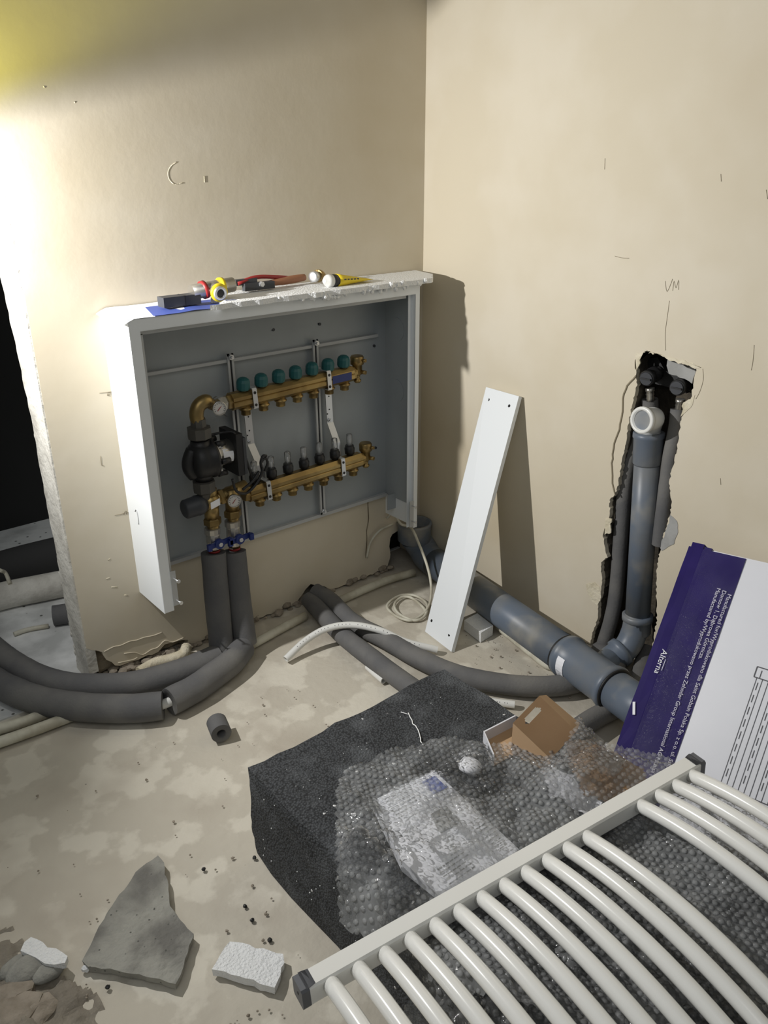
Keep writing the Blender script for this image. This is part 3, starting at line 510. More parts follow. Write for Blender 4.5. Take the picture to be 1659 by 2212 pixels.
rear = [(-0.8517,-0.1432,0.0340),(-0.9082,-0.1465,0.0340),(-0.9850,-0.1419,0.0340),(-1.0750,-0.1186,0.0340),(-1.1514,-0.0697,0.0340),(-1.2111,-0.0093,0.0340),(-1.2527,0.0729,0.0340),(-1.2802,0.1697,0.0340),(-1.2976,0.2706,0.0340),(-1.3155,0.4246,0.0340)]
fr1 = [(-0.7822,-0.1530,0.0360),(-0.8380,-0.1928,0.0360),(-0.9062,-0.2174,0.0360),(-0.9690,-0.2372,0.0360),(-1.0410,-0.2458,0.0360)]
fr2 = [(-1.0597,-0.2493,0.0360),(-1.1176,-0.2147,0.0360),(-1.1940,-0.1481,0.0360),(-1.2568,-0.0738,0.0360),(-1.2995,-0.0015,0.0360),(-1.3360,0.0974,0.0360),(-1.3679,0.2258,0.0360)]
hose('insulated_pipe', 'grey foam sleeved hose curving along the floor close to the wall end', [rear], .034)
hose('insulated_pipe', 'grey foam sleeved floor hose with a white gap in its sleeve, in front', [fr1, fr2], .035, inners=[[(-1.0159,-0.2426,0.0360),(-1.0410,-0.2458,0.0360),(-1.0657,-0.2442,0.0360)]])
RB = .026
p1 = [(-0.4830,-0.0405,0.0280),(-0.5047,-0.1467,0.0280),(-0.5272,-0.2659,0.0280),(-0.5356,-0.3802,0.0280),(-0.5408,-0.4831,0.0280),(-0.5437,-0.5857,0.0280),(-0.5503,-0.7016,0.0280)]
p2 = [(-0.4592,-0.0369,0.0450), (-0.4481,-0.1066,0.0360), (-0.4654,-0.2282,0.0300), (-0.4524,-0.3581,0.0300), (-0.4447,-0.4839,0.0300), (-0.4166,-0.6131,0.0300), (-0.3480,-0.7260,0.0300), (-0.2722,-0.7975,0.0300), (-0.2029,-0.8300,0.0300), (-0.0760,-0.8510,0.0300)]
hose('insulated_pipe', 'grey foam sleeved pipe running straight from the wall hole under the dark foam block', [p1], RB)
hose('insulated_pipe', 'long grey foam sleeved pipe curving from the wall hole to beneath the drain pipe', [p2+[(0.0050,-0.7457,-0.0067)]], .0265)

# hoses in the wall slot
hose('insulated_pipe', 'slim foam sleeved pipe rising in the slot left of the grey drain', [[(0.0120,-0.7487,0.0025), (0.0220,-0.7592,0.1043), (0.0300,-0.7574,0.2008), (0.0350,-0.7458,0.3726), (0.0350,-0.7427,0.5013), (0.0400,-0.7532,0.5901), (0.0450,-0.7788,0.6672), (0.0420,-0.7770,0.7117)]], .0195, inner=.008)
hose('insulated_pipe', 'slim foam sleeved pipe rising in the slot right of the grey drain', [[(0.0120,-0.8735,0.3650), (0.0140,-0.8701,0.4834), (0.0180,-0.8667,0.5892), (0.0220,-0.8683,0.6582), (0.0280,-0.8641,0.7081)]], .0185, inner=.008)
hose('insulated_pipe', 'grey foam sleeved pipe running from the slot foot under the drain pipe', [[(0.0300,-0.8760,0.0622), (0.0000,-0.8866,0.0298), (-0.1016,-0.9360,0.0300), (-0.1928,-0.9551,0.0280), (-0.2816,-0.9461,0.0280), (-0.3677,-0.9452,0.0280), (-0.4649,-0.9438,0.0280)]], .025)

# ============================================================ DRAIN PIPES
DR = .049
a = V((-0.0550,-0.1430,0.0407)); b = V((-0.2050,-0.8464,0.0773)); dd = (b-a).normalized()
a.z = max(a.z, .05)
dr = thing('drain_pipe', 'large grey plastic drain pipe lying along the foot of the right wall', 'pipe', (-.1, -.5, 0))
dd = (b-a).normalized(); w0 = b-dd*.02; w1 = b+dd*.175
m = MB(); m.cyl(a, w0, DR, 36); m.build('pipe', 'pvc', dr)
m = MB(); m.lathe(w0, dd, [(-.055, DR+.001), (-.054, DR+.007), (-.04, DR+.009), (-.036, DR+.005), (.0, DR+.003), (.10, DR+.003), (.105, DR+.006), (.118, DR+.009), (.125, DR+.006), (.126, DR)], 36); wye = m.build('wye_fitting', 'pvc', dr)
for tt in (-.058, .128):
    m = MB(); m.lathe(w0, dd, [(tt-.003, DR+.001), (tt-.002, DR+.006), (tt+.002, DR+.006), (tt+.003, DR+.001)], 36, False); m.build('seal_ring', 'seal', wye)
m = MB(); m.cyl(w0+dd*.12, w0+dd*.29, DR, 36); m.build('pipe', 'pvc', dr)
# sticker wrapped on the wye
m = MB(); u0 = V((0, 0, 1)); u0 = (u0-dd*u0.dot(dd)).normalized(); s0 = dd.cross(u0); c0 = w0-dd*.028
if (V(cam.location)-c0).dot(s0) < 0: s0 = -s0
def cylp(an, t2, r): return c0+dd*t2+(u0*math.sin(an)+s0*math.cos(an))*r
for k in range(6):
    a0, a1 = math.radians(-30+k*10), math.radians(-20+k*10); m.f([m.v(cylp(a0, 0, DR+.0065)), m.v(cylp(a1, 0, DR+.0065)), m.v(cylp(a1, .024, DR+.0045)), m.v(cylp(a0, .024, DR+.0045))])
st = m.build('sticker', 'paper', wye)
m = MB()
for k in range(7):
    for an in range(-26, -6, 4):
        if random.random() < .7: a0 = math.radians(an); a1 = a0+.03; t0 = .003+k*.0026; m.f([m.v(cylp(a0, t0, DR+.0072)), m.v(cylp(a1, t0, DR+.0072)), m.v(cylp(a1, t0+.0012, DR+.0070)), m.v(cylp(a0, t0+.0012, DR+.0070))])
m.build('barcode', 'ink', st)['kind'] = 'stuff'
# elbow in the corner turning up with an open socket
e0 = V((-0.0650,-0.0710,0.0618)); e0.z = max(.055, e0.z)
up = V((-0.0600,-0.0413,0.1418)); 
m = MB(); m.tube([a+dd*.02, a-dd*.05, a-dd*.09+V((0, 0, .02)), V((up.x, up.y, .11))], DR*.98, 28, 6); m.build('elbow', 'pvc', dr)
m = MB(); m.lathe((up.x, up.y, .095), (0, 0, 1), [(0, DR), (.006, DR+.006), (.055, DR+.006), (.062, DR+.009), (.068, DR+.007), (.068, DR), (.01, DR-.003), (.009, .0001)], 28, False); m.build('socket', 'pvc', dr)
# short riser in the slot
vr = thing('drain_riser', 'upright slim grey drain pipe set in the slot of the right wall', 'pipe', (0.0100,-0.8391,0.0450))
vt, vb = V((0.0120,-0.8049,0.6390)), V((0.0040,-0.8467,0.1439)); vd = (vb-vt).normalized(); R2 = .0315
m = MB(); m.cyl(vt, vb, R2, 28); m.build('pipe', 'pvc', vr)
m = MB(); m.lathe(vt, vd, [(-.002, R2+.001), (-.001, R2+.006), (.010, R2+.0065), (.013, R2+.004), (.075, R2+.003), (.08, R2)], 28); m.build('socket', 'pvc', vr)
e1, e2, e3 = V((-0.0050,-0.8482,0.1059)), V((-0.0300,-0.8455,0.0649)), V((-0.0750,-0.8315,0.0411))
m = MB(); m.tube([vb-vd*.01, e1, e2, e3, b+dd*.03], R2+.002, 24, 6); el2 = m.build('elbow', 'pvc', vr)
m = MB(); m.lathe(vb, vd, [(-.012, R2+.001), (-.010, R2+.008), (.004, R2+.008), (.006, R2+.004), (.04, R2+.004), (.045, R2+.001)], 28); m.build('socket', 'pvc', vr)
d3 = (e3-e2).normalized(); m = MB(); m.lathe(e2.lerp(e3, .45), d3, [(-.014, R2+.001), (-.012, R2+.008), (.004, R2+.008), (.006, R2+.003), (.03, R2+.003)], 28); m.build('socket', 'pvc', vr)
# white elbow on top
wo = V((-0.0550,-0.8213,0.6876)); wm = V((-0.0100,-0.8233,0.6825)); dir_ = (wo-wm).normalized(); W_ = .0275
m = MB(); m.tube([vt+vd*.01, vt-vd*.012, wm.lerp(vt, .25)-vd*.008, wm+dir_*.004, wo-dir_*.006], W_, 24, 6); m.lathe(wo-dir_*.012, dir_, [(0, W_), (.001, W_+.004), (.010, W_+.0045), (.012, W_+.002), (.012, W_-.004), (-.012, W_-.005), (-.0121, .0001)], 28, False); we = m.build('white_elbow', 'pex', vr); we['label'] = 'white plastic elbow'
m = MB(); m.lathe(wo-dir_*.006, dir_, [(0, W_-.005), (.001, W_-.005)], 24); m.build('plug', 'pvc', vr)

# wall plate with two black elbows in the slot head
wp = thing('tap_bracket', 'black plastic bracket with two capped tap elbows in the head of the slot', 'bracket', (0.0300,-0.8232,0.7595))
m = MB(); q = [(0.0500,-0.7380,0.8023),(0.0500,-0.7774,0.8124),(0.0500,-0.8015,0.7855),(0.0500,-0.8644,0.7730),(0.0500,-0.8645,0.7421),(0.0500,-0.8121,0.7483),(0.0500,-0.7741,0.7487),(0.0500,-0.7415,0.7493)]; m.prism(q, (.012, 0, 0)); m.build('back_plate', 'black', wp)
for (u_, w1_) in (((-0.0060,-0.7901,0.7724), (0.0450,-0.7823,0.7761)), ((-0.0060,-0.8715,0.7664), (0.0450,-0.8636,0.7671))):
    u_, w1_ = V(u_), V(w1_); d = (w1_-u_).normalized(); m = MB(); m.lathe(u_, d, [(0, .017), (.004, .019), (.014, .019), (.016, .015), (.03, .015), (.033, .019), (.05, .019), (.052, .014), ((w1_-u_).length, .016)], 20); t_ = m.build('tap_elbow', 'black', wp)
    m = MB(); m.lathe(u_-d*.003, d, [(0, .015), (.004, .015)], 20); cp = m.build('plug', 'dgrey', t_)
    m = MB(); m.box(u_-d*.006+V((0, -.013, -.002)), u_-d*.002+V((.001, .013, .002))); m.build('plug_grip', 'black', t_)
for (u_, w1_) in (((0.0300,-0.7806,0.7420), (0.0300,-0.7863,0.7112)), ((0.0220,-0.8685,0.7346), (0.0220,-0.8689,0.7013))):
    m = MB(); d = V(w1_)-V(u_); m.lathe(u_, d, [(0, .011), (.008, .011), (.009, .009), (.016, .0105), (.018, .009), (.025, .0105), (.027, .009), (d.length, .010)], 14); m.build('threaded_nipple', 'nickel', wp)

# ============================================================ WHITE BOARD, FLOOR PIECES
b0, b1 = V((-0.3094,-0.3693,0.0020)), V((-0.3250,-0.4941,0.0020)); t0, t1 = V((-0.0180,-0.2913,0.6549)), V((-0.0180,-0.4146,0.6537))
X_ = (b1-b0); Zc = ((t0+t1)-(b0+b1))/2; n_ = X_.cross(Zc).normalized()
if n_.dot(V(cam.location)-b0) < 0: n_ = -n_
bd = thing('shelf_board', 'white board leaning on the right wall between cabinet and slot', 'board', b0)
m = MB(); m.prism([b0, b1, t1, t0], -n_*.012); m.build('board', 'white', bd, .0015)
for s1, s2 in ((.13, .055), (.80, .05), (.17, .955), (.80, .955)):
    p = b0.lerp(b1, s1).lerp(t0.lerp(t1, s1), s2); m = MB(); m.cyl(p-n_*.001, p+n_*.0006, .0042, 12); m.build('screw_hole', 'black', bd)
bl = [V((-0.2145,-0.4319,0.0000)), V((-0.2274,-0.5110,0.0000)), V((-0.1731,-0.5060,0.0000)), V((-0.1583,-0.4291,0.0000))]
m = MB(); m.prism(bl, (0, 0, .032)); tag(m.build('foam_offcut', 'epsw', None, .002), 'small pale foam brick lying behind the foot of the white board', 'foam block')
def solid_tube(name, pts, r, mt, lab, cat, group=None, hollow=True, seg=16, n=6):
    m = MB(); (m.pipe(pts, r, r*.72, seg, n) if hollow else m.tube(pts, r, seg, n)); return tag(m.build(name, mt), lab, cat, group)
o = solid_tube('plastic_pipe', [(-0.7042,-0.2454,0.0140), (-0.6332,-0.2386,0.0400), (-0.5706,-0.2525,0.0600), (-0.5138,-0.2921,0.0680), (-0.4634,-0.3556,0.0600), (-0.4208,-0.4115,0.0340), (-0.3607,-0.4760,0.0140)], .0095, 'pex', 'white plastic pipe arching over the two foam sleeved pipes', 'pipe')
def print_dots(o, pts, r, cam_side=V((-.5, -.5, .7)), n=34, a=.1, b=.95):
    P = catmull(pts, 8); m = MB(); side = cam_side.normalized()
    for k in range(n):
        if k % 6 == 5: continue
        f = a+(b-a)*k/n; i = int(f*(len(P)-2)); p = P[i].lerp(P[i+1], f*(len(P)-2)-i); d = (P[i+1]-P[i]).normalized(); s = (side-d*side.dot(d)).normalized()
        m.cyl(p+s*(r-.0002), p+s*(r+.0003), .0012, 5)
    x = m.build('printed_code', 'ink', o); x['kind'] = 'stuff'
print_dots(o, [(-0.7042,-0.2454,0.0140), (-0.6332,-0.2386,0.0400), (-0.5706,-0.2525,0.0600), (-0.5138,-0.2921,0.0680), (-0.4634,-0.3556,0.0600), (-0.4208,-0.4115,0.0340), (-0.3607,-0.4760,0.0140)], .0095)
o = solid_tube('plastic_pipe', [(-0.5522,-0.4104,0.0095),(-0.5576,-0.4502,0.0095),(-0.5603,-0.4858,0.0095)], .0095, 'pex', 'short white pipe offcut on the floor beside the straight sleeved pipe', 'pipe', n=2)
q = [(-0.4332,-0.6966,0.0100),(-0.4106,-0.7305,0.0100),(-0.3777,-0.7729,0.0100)]; o = solid_tube('plastic_pipe', q, .0095, 'pex', 'white pipe offcut lying beside the far corner of the dark foam block', 'pipe', n=2); print_dots(o, q, .0095, n=14)
m = MB(); cc = [(-0.1511,-0.0087,0.1900),(-0.1349,-0.0241,0.2100),(-0.1443,-0.0713,0.1900),(-0.1238,-0.0969,0.1800),(-0.1348,-0.1468,0.1450),(-0.1523,-0.2034,0.1000),(-0.1770,-0.2500,0.0600),(-0.2039,-0.2762,0.0200),(-0.2488,-0.2967,0.0060),(-0.3036,-0.3025,0.0060),(-0.3211,-0.2602,0.0060),(-0.3093,-0.1992,0.0060),(-0.2655,-0.1735,0.0060),(-0.2226,-0.1718,0.0060),(-0.1954,-0.2062,0.0060),(-0.2042,-0.2623,0.0060),(-0.2547,-0.3092,0.0060),(-0.2964,-0.3086,0.0060),(-0.3064,-0.2515,0.0060),(-0.2814,-0.2009,0.0060),(-0.2343,-0.1809,0.0060),(-0.2141,-0.2056,0.0060),(-0.2259,-0.2695,0.0060),(-0.2435,-0.3011,0.0060)]
m.tube(cc, .0042, 8, 6); tag(m.build('cable', 'cable'), 'cream cable hanging by the cabinet foot and coiled on the floor by the board', 'cable')
m = MB(); m.tube([(-0.1285,-0.0120,0.1650),(-0.1829,-0.0120,0.1581),(-0.2214,-0.0120,0.1273),(-0.2373,-0.0120,0.0781)], .0038, 8, 5); tag(m.build('cable', 'cable'), 'short cream cable loop hanging against the left wall under the cabinet', 'cable')
def corr(name, pts, r, lab, mt='cable', pitch=2):
    m = MB(); P = catmull(pts, 26); m.tube(P, r, 12, 1, rv=lambda t, i: r*(1.0 if i % 2 else .88)); return tag(m.build(name, mt), lab, 'conduit')
corr('conduit', [(-0.1389,-0.4948,0.0120),(-0.1561,-0.5707,0.0120),(-0.1736,-0.6534,0.0120),(-0.1844,-0.7109,0.0120),(-0.1733,-0.7455,0.0120)], .012, 'cream corrugated conduit on the floor below the grey drain pipe')
corr('conduit', [(-1.0341,-0.0502,0.0160),(-0.9826,-0.0377,0.0160),(-0.9375,-0.0470,0.0160),(-0.9066,-0.0516,0.0200),(-0.8849,-0.0282,0.0200)], .015, 'dusty corrugated conduit at the broken foot of the left wall', 'chalk')
m = MB(); m.tube([(-0.7510,-0.1269,0.0130),(-0.6399,-0.1072,0.0130),(-0.5321,-0.0906,0.0130)], .0125, 12, 3); tag(m.build('conduit', 'cable'), 'dusty cream conduit along the wall foot left of the hole', 'conduit')
m = MB(); m.tube([(-0.4118,-0.0846,0.0130),(-0.2943,-0.0773,0.0130),(-0.1995,-0.0773,0.0130),(-0.1033,-0.0919,0.0130)], .0125, 12, 3); tag(m.build('conduit', 'cable'), 'dusty cream conduit along the wall foot right of the hole', 'conduit')
for q, lab in (([(-1.4427,-0.0403,0.0140),(-1.3845,-0.0540,0.0140),(-1.3236,-0.0644,0.0140),(-1.2227,-0.0639,0.0140)], 'dusty conduit on the floor at the left edge, the far one of a pair'), ([(-1.4574,-0.0958,0.0140),(-1.3994,-0.1047,0.0140),(-1.3177,-0.1124,0.0140),(-1.2309,-0.1168,0.0140)], 'dusty conduit on the floor at the left edge, the near one of a pair')):
    m = MB(); m.tube(q, .0135, 12, 4); tag(m.build('conduit', 'cable'), lab, 'conduit', 'pair of conduits at the left edge')
ra, rb = V((-0.9857,-0.3778,0.0260)), V((-0.9976,-0.4210,0.0260)); rb.z = ra.z; d = (rb-ra).normalized(); c_ = (ra+rb)/2
m = MB(); m.pipe([c_-d*.024, c_, c_+d*.024], .024, .011, 22, 1, .02); tag(m.build('insulation_ring', 'foam'), 'short grey foam pipe sleeve offcut alone on the floor', 'insulation offcut')

# ============================================================ THROUGH THE DOORWAY
solid_tube('insulation_offcut', [(-1.1111,0.3607,0.0300), (-1.0721,0.3450,0.0300), (-1.0086,0.3230,0.0300)], .03, 'foam', 'short dark foam sleeve on the floor beyond the doorway', 'insulation offcut', n=2)
m = MB(); m.tube([(-1.2769,0.5660,0.0400), (-1.1738,0.5560,0.0400), (-1.0973,0.5369,0.0400), (-0.9653,0.5040,0.0400)], .042, 18, 4); tag(m.build('insulated_pipe', 'jamb'), 'pale thick pipe across the floor beyond the doorway', 'pipe')
m = MB(); m.tube([(-1.2352,0.7157,0.0500), (-1.0650,0.7177,0.0500), (-0.8875,0.7022,0.0500)], .06, 18, 4); tag(m.build('insulated_pipe', 'footshade'), 'dark tube behind the pale pipe, for the shaded foot of the far wall', 'pipe')  # dark tube stands in for the shaded foot of the far room
m = MB(); m.tube([(-1.1823,0.5689,0.1200), (-1.1661,0.5816,0.1000), (-1.1688,0.5399,0.0800)], .006, 8, 4); tag(m.build('cable', 'cable'), 'grey cable end curling over the dark band beyond the doorway', 'cable')
m = MB(); m.tube([(-1.1315,0.3511,0.0080),(-1.1847,0.3694,0.0080),(-1.2234,0.3694,0.0080)], .007, 8, 4); tag(m.build('cable', 'cable'), 'dusty cable scrap on the floor left of the dark sleeve beyond the doorway', 'cable')

# ============================================================ EPS BLOCK
def rough_box(name, mt, x0, x1, y0, y1, z1, lab, cat, n=.03, amp=.0025):
    m = MB(); m.box((x0, y0, 0), (x1, y1, z1)); bmesh.ops.subdivide_edges(m.bm, edges=m.bm.edges[:], cuts=14, use_grid_fill=True)
    for v in m.bm.verts:
        p = v.co; v.co += V((noise.noise(p*14+V((3, 0, 0))), noise.noise(p*14), noise.noise(p*14+V((0, 0, 7)))))*amp*2
        if p.z < .001: v.co.z = 0
        ed = sum((abs(p.x-x0) < .012 or abs(p.x-x1) < .012, abs(p.y-y0) < .012 or abs(p.y-y1) < .012, abs(p.z-z1) < .012))
        if ed >= 2: c = V(((x0+x1)/2, (y0+y1)/2, z1/2)); v.co += (c-v.co).normalized()*.005*(.6+noise.noise(p*40))
    o = m.build(name, mt); return tag(o, lab, cat)
blk = rough_box('foam_block', 'eps', -1.116, -.61, -1.755, -.755, .211, 'big dark graphite foam block on the floor under the radiator', 'foam block')
m = MB(); P = [(-0.7785,-0.8277,0.2135),(-0.7923,-0.8588,0.2135),(-0.8058,-0.8904,0.2135),(-0.8220,-0.9217,0.2135)]; m.tube(jag(P, .01, .003, 4, (0, 1)), .0012, 5, 1); m.tube(jag([(-0.7881,-0.8157,0.2135),(-0.7810,-0.8335,0.2135)], .01, .002, 4, (0, 1)), .001, 5, 1); m.build('white_scratch', 'epsw', blk)
m = MB()
for i in range(60):
    x, y = random.uniform(-1.08, -.64), random.uniform(-1.1, -.78); m.sphere((x, y, .212), random.uniform(.0006, .0012), 6, 4)
for i in range(26):
    m.sphere((-1.118, random.uniform(-1.3, -.78), random.uniform(.02, .2)), random.uniform(.0008, .0015), 6, 4)
m.build('foam_bead', 'epsw', blk)['kind'] = 'stuff'

# envelope of instructions, brown box, wrapped parts
ev = thing('instruction_packet', 'white printed instruction packet lying under the bubble wrap', 'packet', (-0.9382,-1.0901,0.2150))
E = [V(p) for p in [(-1.0052,-0.9924,0.2360),(-0.8753,-1.0082,0.2360),(-0.8855,-1.2205,0.2290),(-1.0462,-1.2163,0.2250),(-1.0537,-1.1250,0.2360)]]
EB = [V((p.x, p.y, .216)) for p in E]
m = MB(); ta = [m.v(p+V((0, 0, .004*math.sin(i*2)))) for i, p in enumerate(E)]; tb = [m.v(p) for p in EB]; m.f(ta); m.f(tb[::-1])
for i in range(5): m.f([ta[i], tb[i], tb[(i+1)%5], ta[(i+1)%5]])
m.build('packet', 'paper', ev, .003)
def line_on(Pq, s0, s1, t0_, t1_, z, mt, nm, par):
    a_, b_, c2, d2 = Pq; f = lambda s, t: a_.lerp(b_, s).lerp(d_lerp(s), t)
    def d_lerp(s): return d2.lerp(c2, s)
    f = lambda s, t: a_.lerp(b_, s).lerp(d2.lerp(c2, s), t)
    m = MB(); m.prism([f(s0, t0_)+V((0, 0, z)), f(s1, t0_)+V((0, 0, z)), f(s1, t1_)+V((0, 0, z)), f(s0, t1_)+V((0, 0, z))], (0, 0, .0006)); return m.build(nm, mt, par)
Q4 = (E[0], E[1], E[2], E[3])
line_on(Q4, .72, .93, .06, .22, .005, 'bluep', 'blue_heading', ev); line_on(Q4, .42, .72, .37, .56, .005, 'patch', 'printed_square', ev)
m = MB()
for k in range(26):
    t0_ = .05+k*.035; a_, b_, c2, d2 = Q4; f = lambda s, t: a_.lerp(b_, s).lerp(d2.lerp(c2, s), t)+V((0, 0, .0055))
    for s0_, s1_ in ((.1, .34),) if .3 < t0_ < .6 else ((.12, .5), (.78, .93)):
        s = s0_
        while s < s1_-.03:
            L_ = random.uniform(.02, .06); m.f([m.v(f(s, t0_)), m.v(f(min(s+L_, s1_), t0_)), m.v(f(min(s+L_, s1_), t0_+.010)), m.v(f(s, t0_+.010))]); s += L_+.012
m.build('text_lines', 'patch', ev)['kind'] = 'stuff'
# brown carton lid
kb = thing('carton', 'small brown carton with a hand slot standing on the far corner of the dark block', 'carton', (-0.6431,-1.0520,0.2120))
p_tl, p_tr, p_br, p_bl = V((-0.7119,-1.0460,0.2850)), V((-0.6261,-1.0352,0.3000)), V((-0.6162,-1.1201,0.2620)), V((-0.6935,-1.1251,0.2420))
nrm = (p_tr-p_tl).cross(p_bl-p_tl).normalized(); nrm = nrm if nrm.z > 0 else -nrm
m = MB(); f = lambda s, t: p_tl.lerp(p_tr, s).lerp(p_bl.lerp(p_br, s), t)
N1 = 28; M1 = 30; gv = {}
def inslot(s, t): 
    x, y = (s-.50)/.27, (t-.17)/.055; return abs(x) < 1 and abs(y) < 1 and (abs(x) < .8 or ((abs(x)-.8)/.2)**2+y*y < 1)
for i in range(N1+1):
    for j in range(M1+1): gv[i, j] = m.v(f(i/N1, j/M1))
for i in range(N1):
    for j in range(M1):
        if not inslot((i+.5)/N1, (j+.5)/M1): m.f([gv[i, j], gv[i+1, j], gv[i+1, j+1], gv[i, j+1]])
bmesh.ops.solidify(m.bm, geom=m.bm.faces[:], thickness=.003); m.build('lid_panel', 'kraft', kb)
m = MB(); m.prism([p_tr, p_br, V((-0.5785,-1.0997,0.2500)), V((-0.6001,-1.0318,0.2880))], (0, 0, -.003)); m.build('lid_flap', 'kraft', kb)
m = MB(); m.prism([p_tl, p_bl, V((p_bl.x-.004, p_bl.y, .214)), V((p_tl.x, p_tl.y, .214))], (.003, 0, 0)); m.build('side_panel', 'kraft', kb)
wc = thing('carton', 'low white carton tray behind the brown lid on the dark block', 'carton', (-0.6913,-0.9933,0.2120))
w0_, w1b, w2b = V((-0.7265,-0.9872,0.2120)), V((-0.6436,-0.9927,0.2120)), V((-0.6788,-1.0537,0.2120))
m = MB(); m.prism([w0_, w1b, w1b+V((0, 0, .026)), w0_+V((0, 0, .026))], (.001, -.003, 0)); m.prism([w0_, w0_+(w2b-w1b), w0_+(w2b-w1b)+V((0, 0, .024)), w0_+V((0, 0, .026))], (.003, .001, 0)); m.build('tray_wall', 'card', wc)
m = MB(); m.prism([w0_, w1b, w2b, w0_+(w2b-w1b)], (0, 0, .002)); m.build('tray_base', 'kraft', wc)
# lumps below the wrap
def lump(name, mt, c, r, sc, seed, lab, cat, amp=.25):
    m = MB(); m.rock(c, r, sc, seed, amp)
    for f_ in m.bm.faces: f_.smooth = True
    return tag(m.build(name, mt), lab, cat)
def crumpled(name, mt, outline, hf, lab, cat, st=.006):
    poly = [(p[0], p[1]) for p in outline]; n = len(poly)
    def ins(x, y):
        c = False; j = n-1
        for i in range(n):
            xi, yi = poly[i]; xj, yj = poly[j]
            if (yi > y) != (yj > y) and x < (xj-xi)*(y-yi)/(yj-yi)+xi: c = not c
            j = i
        return c
    x0, x1, y0_, y1_ = min(p[0] for p in poly), max(p[0] for p in poly), min(p[1] for p in poly), max(p[1] for p in poly); m = MB(); vv = {}
    for i in range(int((x1-x0)/st)+1):
        for j in range(int((y1_-y0_)/st)+1):
            if ins(x0+(i+.5)*st, y0_+(j+.5)*st):
                q = []
                for a_, b_ in ((0, 0), (1, 0), (1, 1), (0, 1)):
                    k = (i+a_, j+b_)
                    if k not in vv: x, y = x0+k[0]*st, y0_+k[1]*st; vv[k] = m.v((x, y, hf(x, y)))
                    q.append(vv[k])
                m.f(q, False)
    bmesh.ops.solidify(m.bm, geom=m.bm.faces[:], thickness=.002)
    return tag(m.build(name, mt), lab, cat)
def hk(x, y): return .232+.020*abs(noise.noise(V((x*14, y*14, 2))))+.006*abs(noise.noise(V((x*45, y*45, 8))))
crumpled('kraft_paper', 'kraft', [(-0.6260,-1.1008,0.2400),(-0.5841,-1.1568,0.2400),(-0.5793,-1.2422,0.2400),(-0.6111,-1.2731,0.2400),(-0.6966,-1.2685,0.2400),(-0.7143,-1.2162,0.2400),(-0.6743,-1.1544,0.2400)], hk, 'crumpled brown paper beneath the bubble wrap between brown carton and radiator rail', 'paper')
crumpled('parts_bag', 'paper', [(-0.7208,-1.1270,0.2350),(-0.6948,-1.1376,0.2350),(-0.7045,-1.2319,0.2350),(-0.7224,-1.2596,0.2350),(-0.7622,-1.2536,0.2350),(-0.7545,-1.2087,0.2350),(-0.7622,-1.1806,0.2350)], lambda x, y: .230+.028*abs(noise.noise(V((x*22, y*22, 12))))+.008*abs(noise.noise(V((x*60, y*60, 8)))), 'white plastic bag of fittings beneath the bubble wrap beside the radiator rail', 'bag')
lump('parts_bag', 'paper', (-0.8055,-1.0295,0.2250), .022, (1, 1, .5), 9, 'small white bag of screws beneath the bubble wrap above the packet', 'bag')

# ============================================================ BUBBLE WRAP
def wrap(name, lab, outline, hfun, pitch=.0118, br=.0047, seedz=0, mt='film'):
    poly = [(p[0], p[1]) for p in outline]
    def inside(x, y):
        c = False; n = len(poly); j = n-1
        for i in range(n):
            xi, yi = poly[i]; xj, yj = poly[j]
            if (yi > y) != (yj > y) and x < (xj-xi)*(y-yi)/(yj-yi)+xi: c = not c
            j = i
        return c
    xs = [p[0] for p in poly]; ys = [p[1] for p in poly]; st = .007; m = MB(); vv = {}
    nx = int((max(xs)-min(xs))/st); ny = int((max(ys)-min(ys))/st)
    def P(x, y): return V((x, y, hfun(x, y)))
    for i in range(nx):
        for j in range(ny):
            x, y = min(xs)+i*st, min(ys)+j*st
            if inside(x+st/2, y+st/2):
                q = []
                for di, dj in ((0, 0), (1, 0), (1, 1), (0, 1)):
                    k = (i+di, j+dj)
                    if k not in vv: vv[k] = m.v(P(x+di*st, y+dj*st))
                    q.append(vv[k])
                m.f(q, True)
    o = m.build(name, mt); tag(o, lab, 'bubble wrap')
    m = MB(); row = 0; y = min(ys)
    while y < max(ys):
        x = min(xs)+(row % 2)*pitch/2
        while x < max(xs):
            if inside(x, y):
                x_, y_ = x+random.uniform(-.0012, .0012), y+random.uniform(-.0012, .0012); c = P(x_, y_); nn = V((P(x-.003, y).z-P(x+.003, y).z, P(x, y-.003).z-P(x, y+.003).z, .006)).normalized()
                u = nn.orthogonal().normalized(); w = nn.cross(u); R0 = []; R1 = []
                for k in range(8):
                    e = u*math.cos(k*PI/4)+w*math.sin(k*PI/4); R0.append(m.v(c+e*br)); R1.append(m.v(c+e*br*.86+nn*br*.42))
                for k in range(8): m.f([R0[k], R0[(k+1)%8], R1[(k+1)%8], R1[k]], True)
                m.f(R1, True)
            x += pitch
        y += pitch*.866; row += 1
    b_ = m.build('bubbles', mt, o); b_['kind'] = 'stuff'; b_.data.materials.append(K['ringfilm'])
    for p in b_.data.polygons: p.material_index = 0 if len(p.vertices) > 4 else 1
    return o
def barlim(x, y):       # the wrap is pressed down by the radiator lying on it
    px_, py_ = x+1.2624, y+1.2183; al = px_*.988-py_*.150; ou = -(px_*.150+py_*.988)+.028
    if ou < -.06: return 9
    if ou < 0: return .230-ou*.5
    zr_ = .24+.043*al; sc_ = max(0, min(1, (ou-.028)/.41))
    return max(.2135, zr_-.028 if ou < .04 else zr_-.022+4*.032*sc_*(1-sc_))
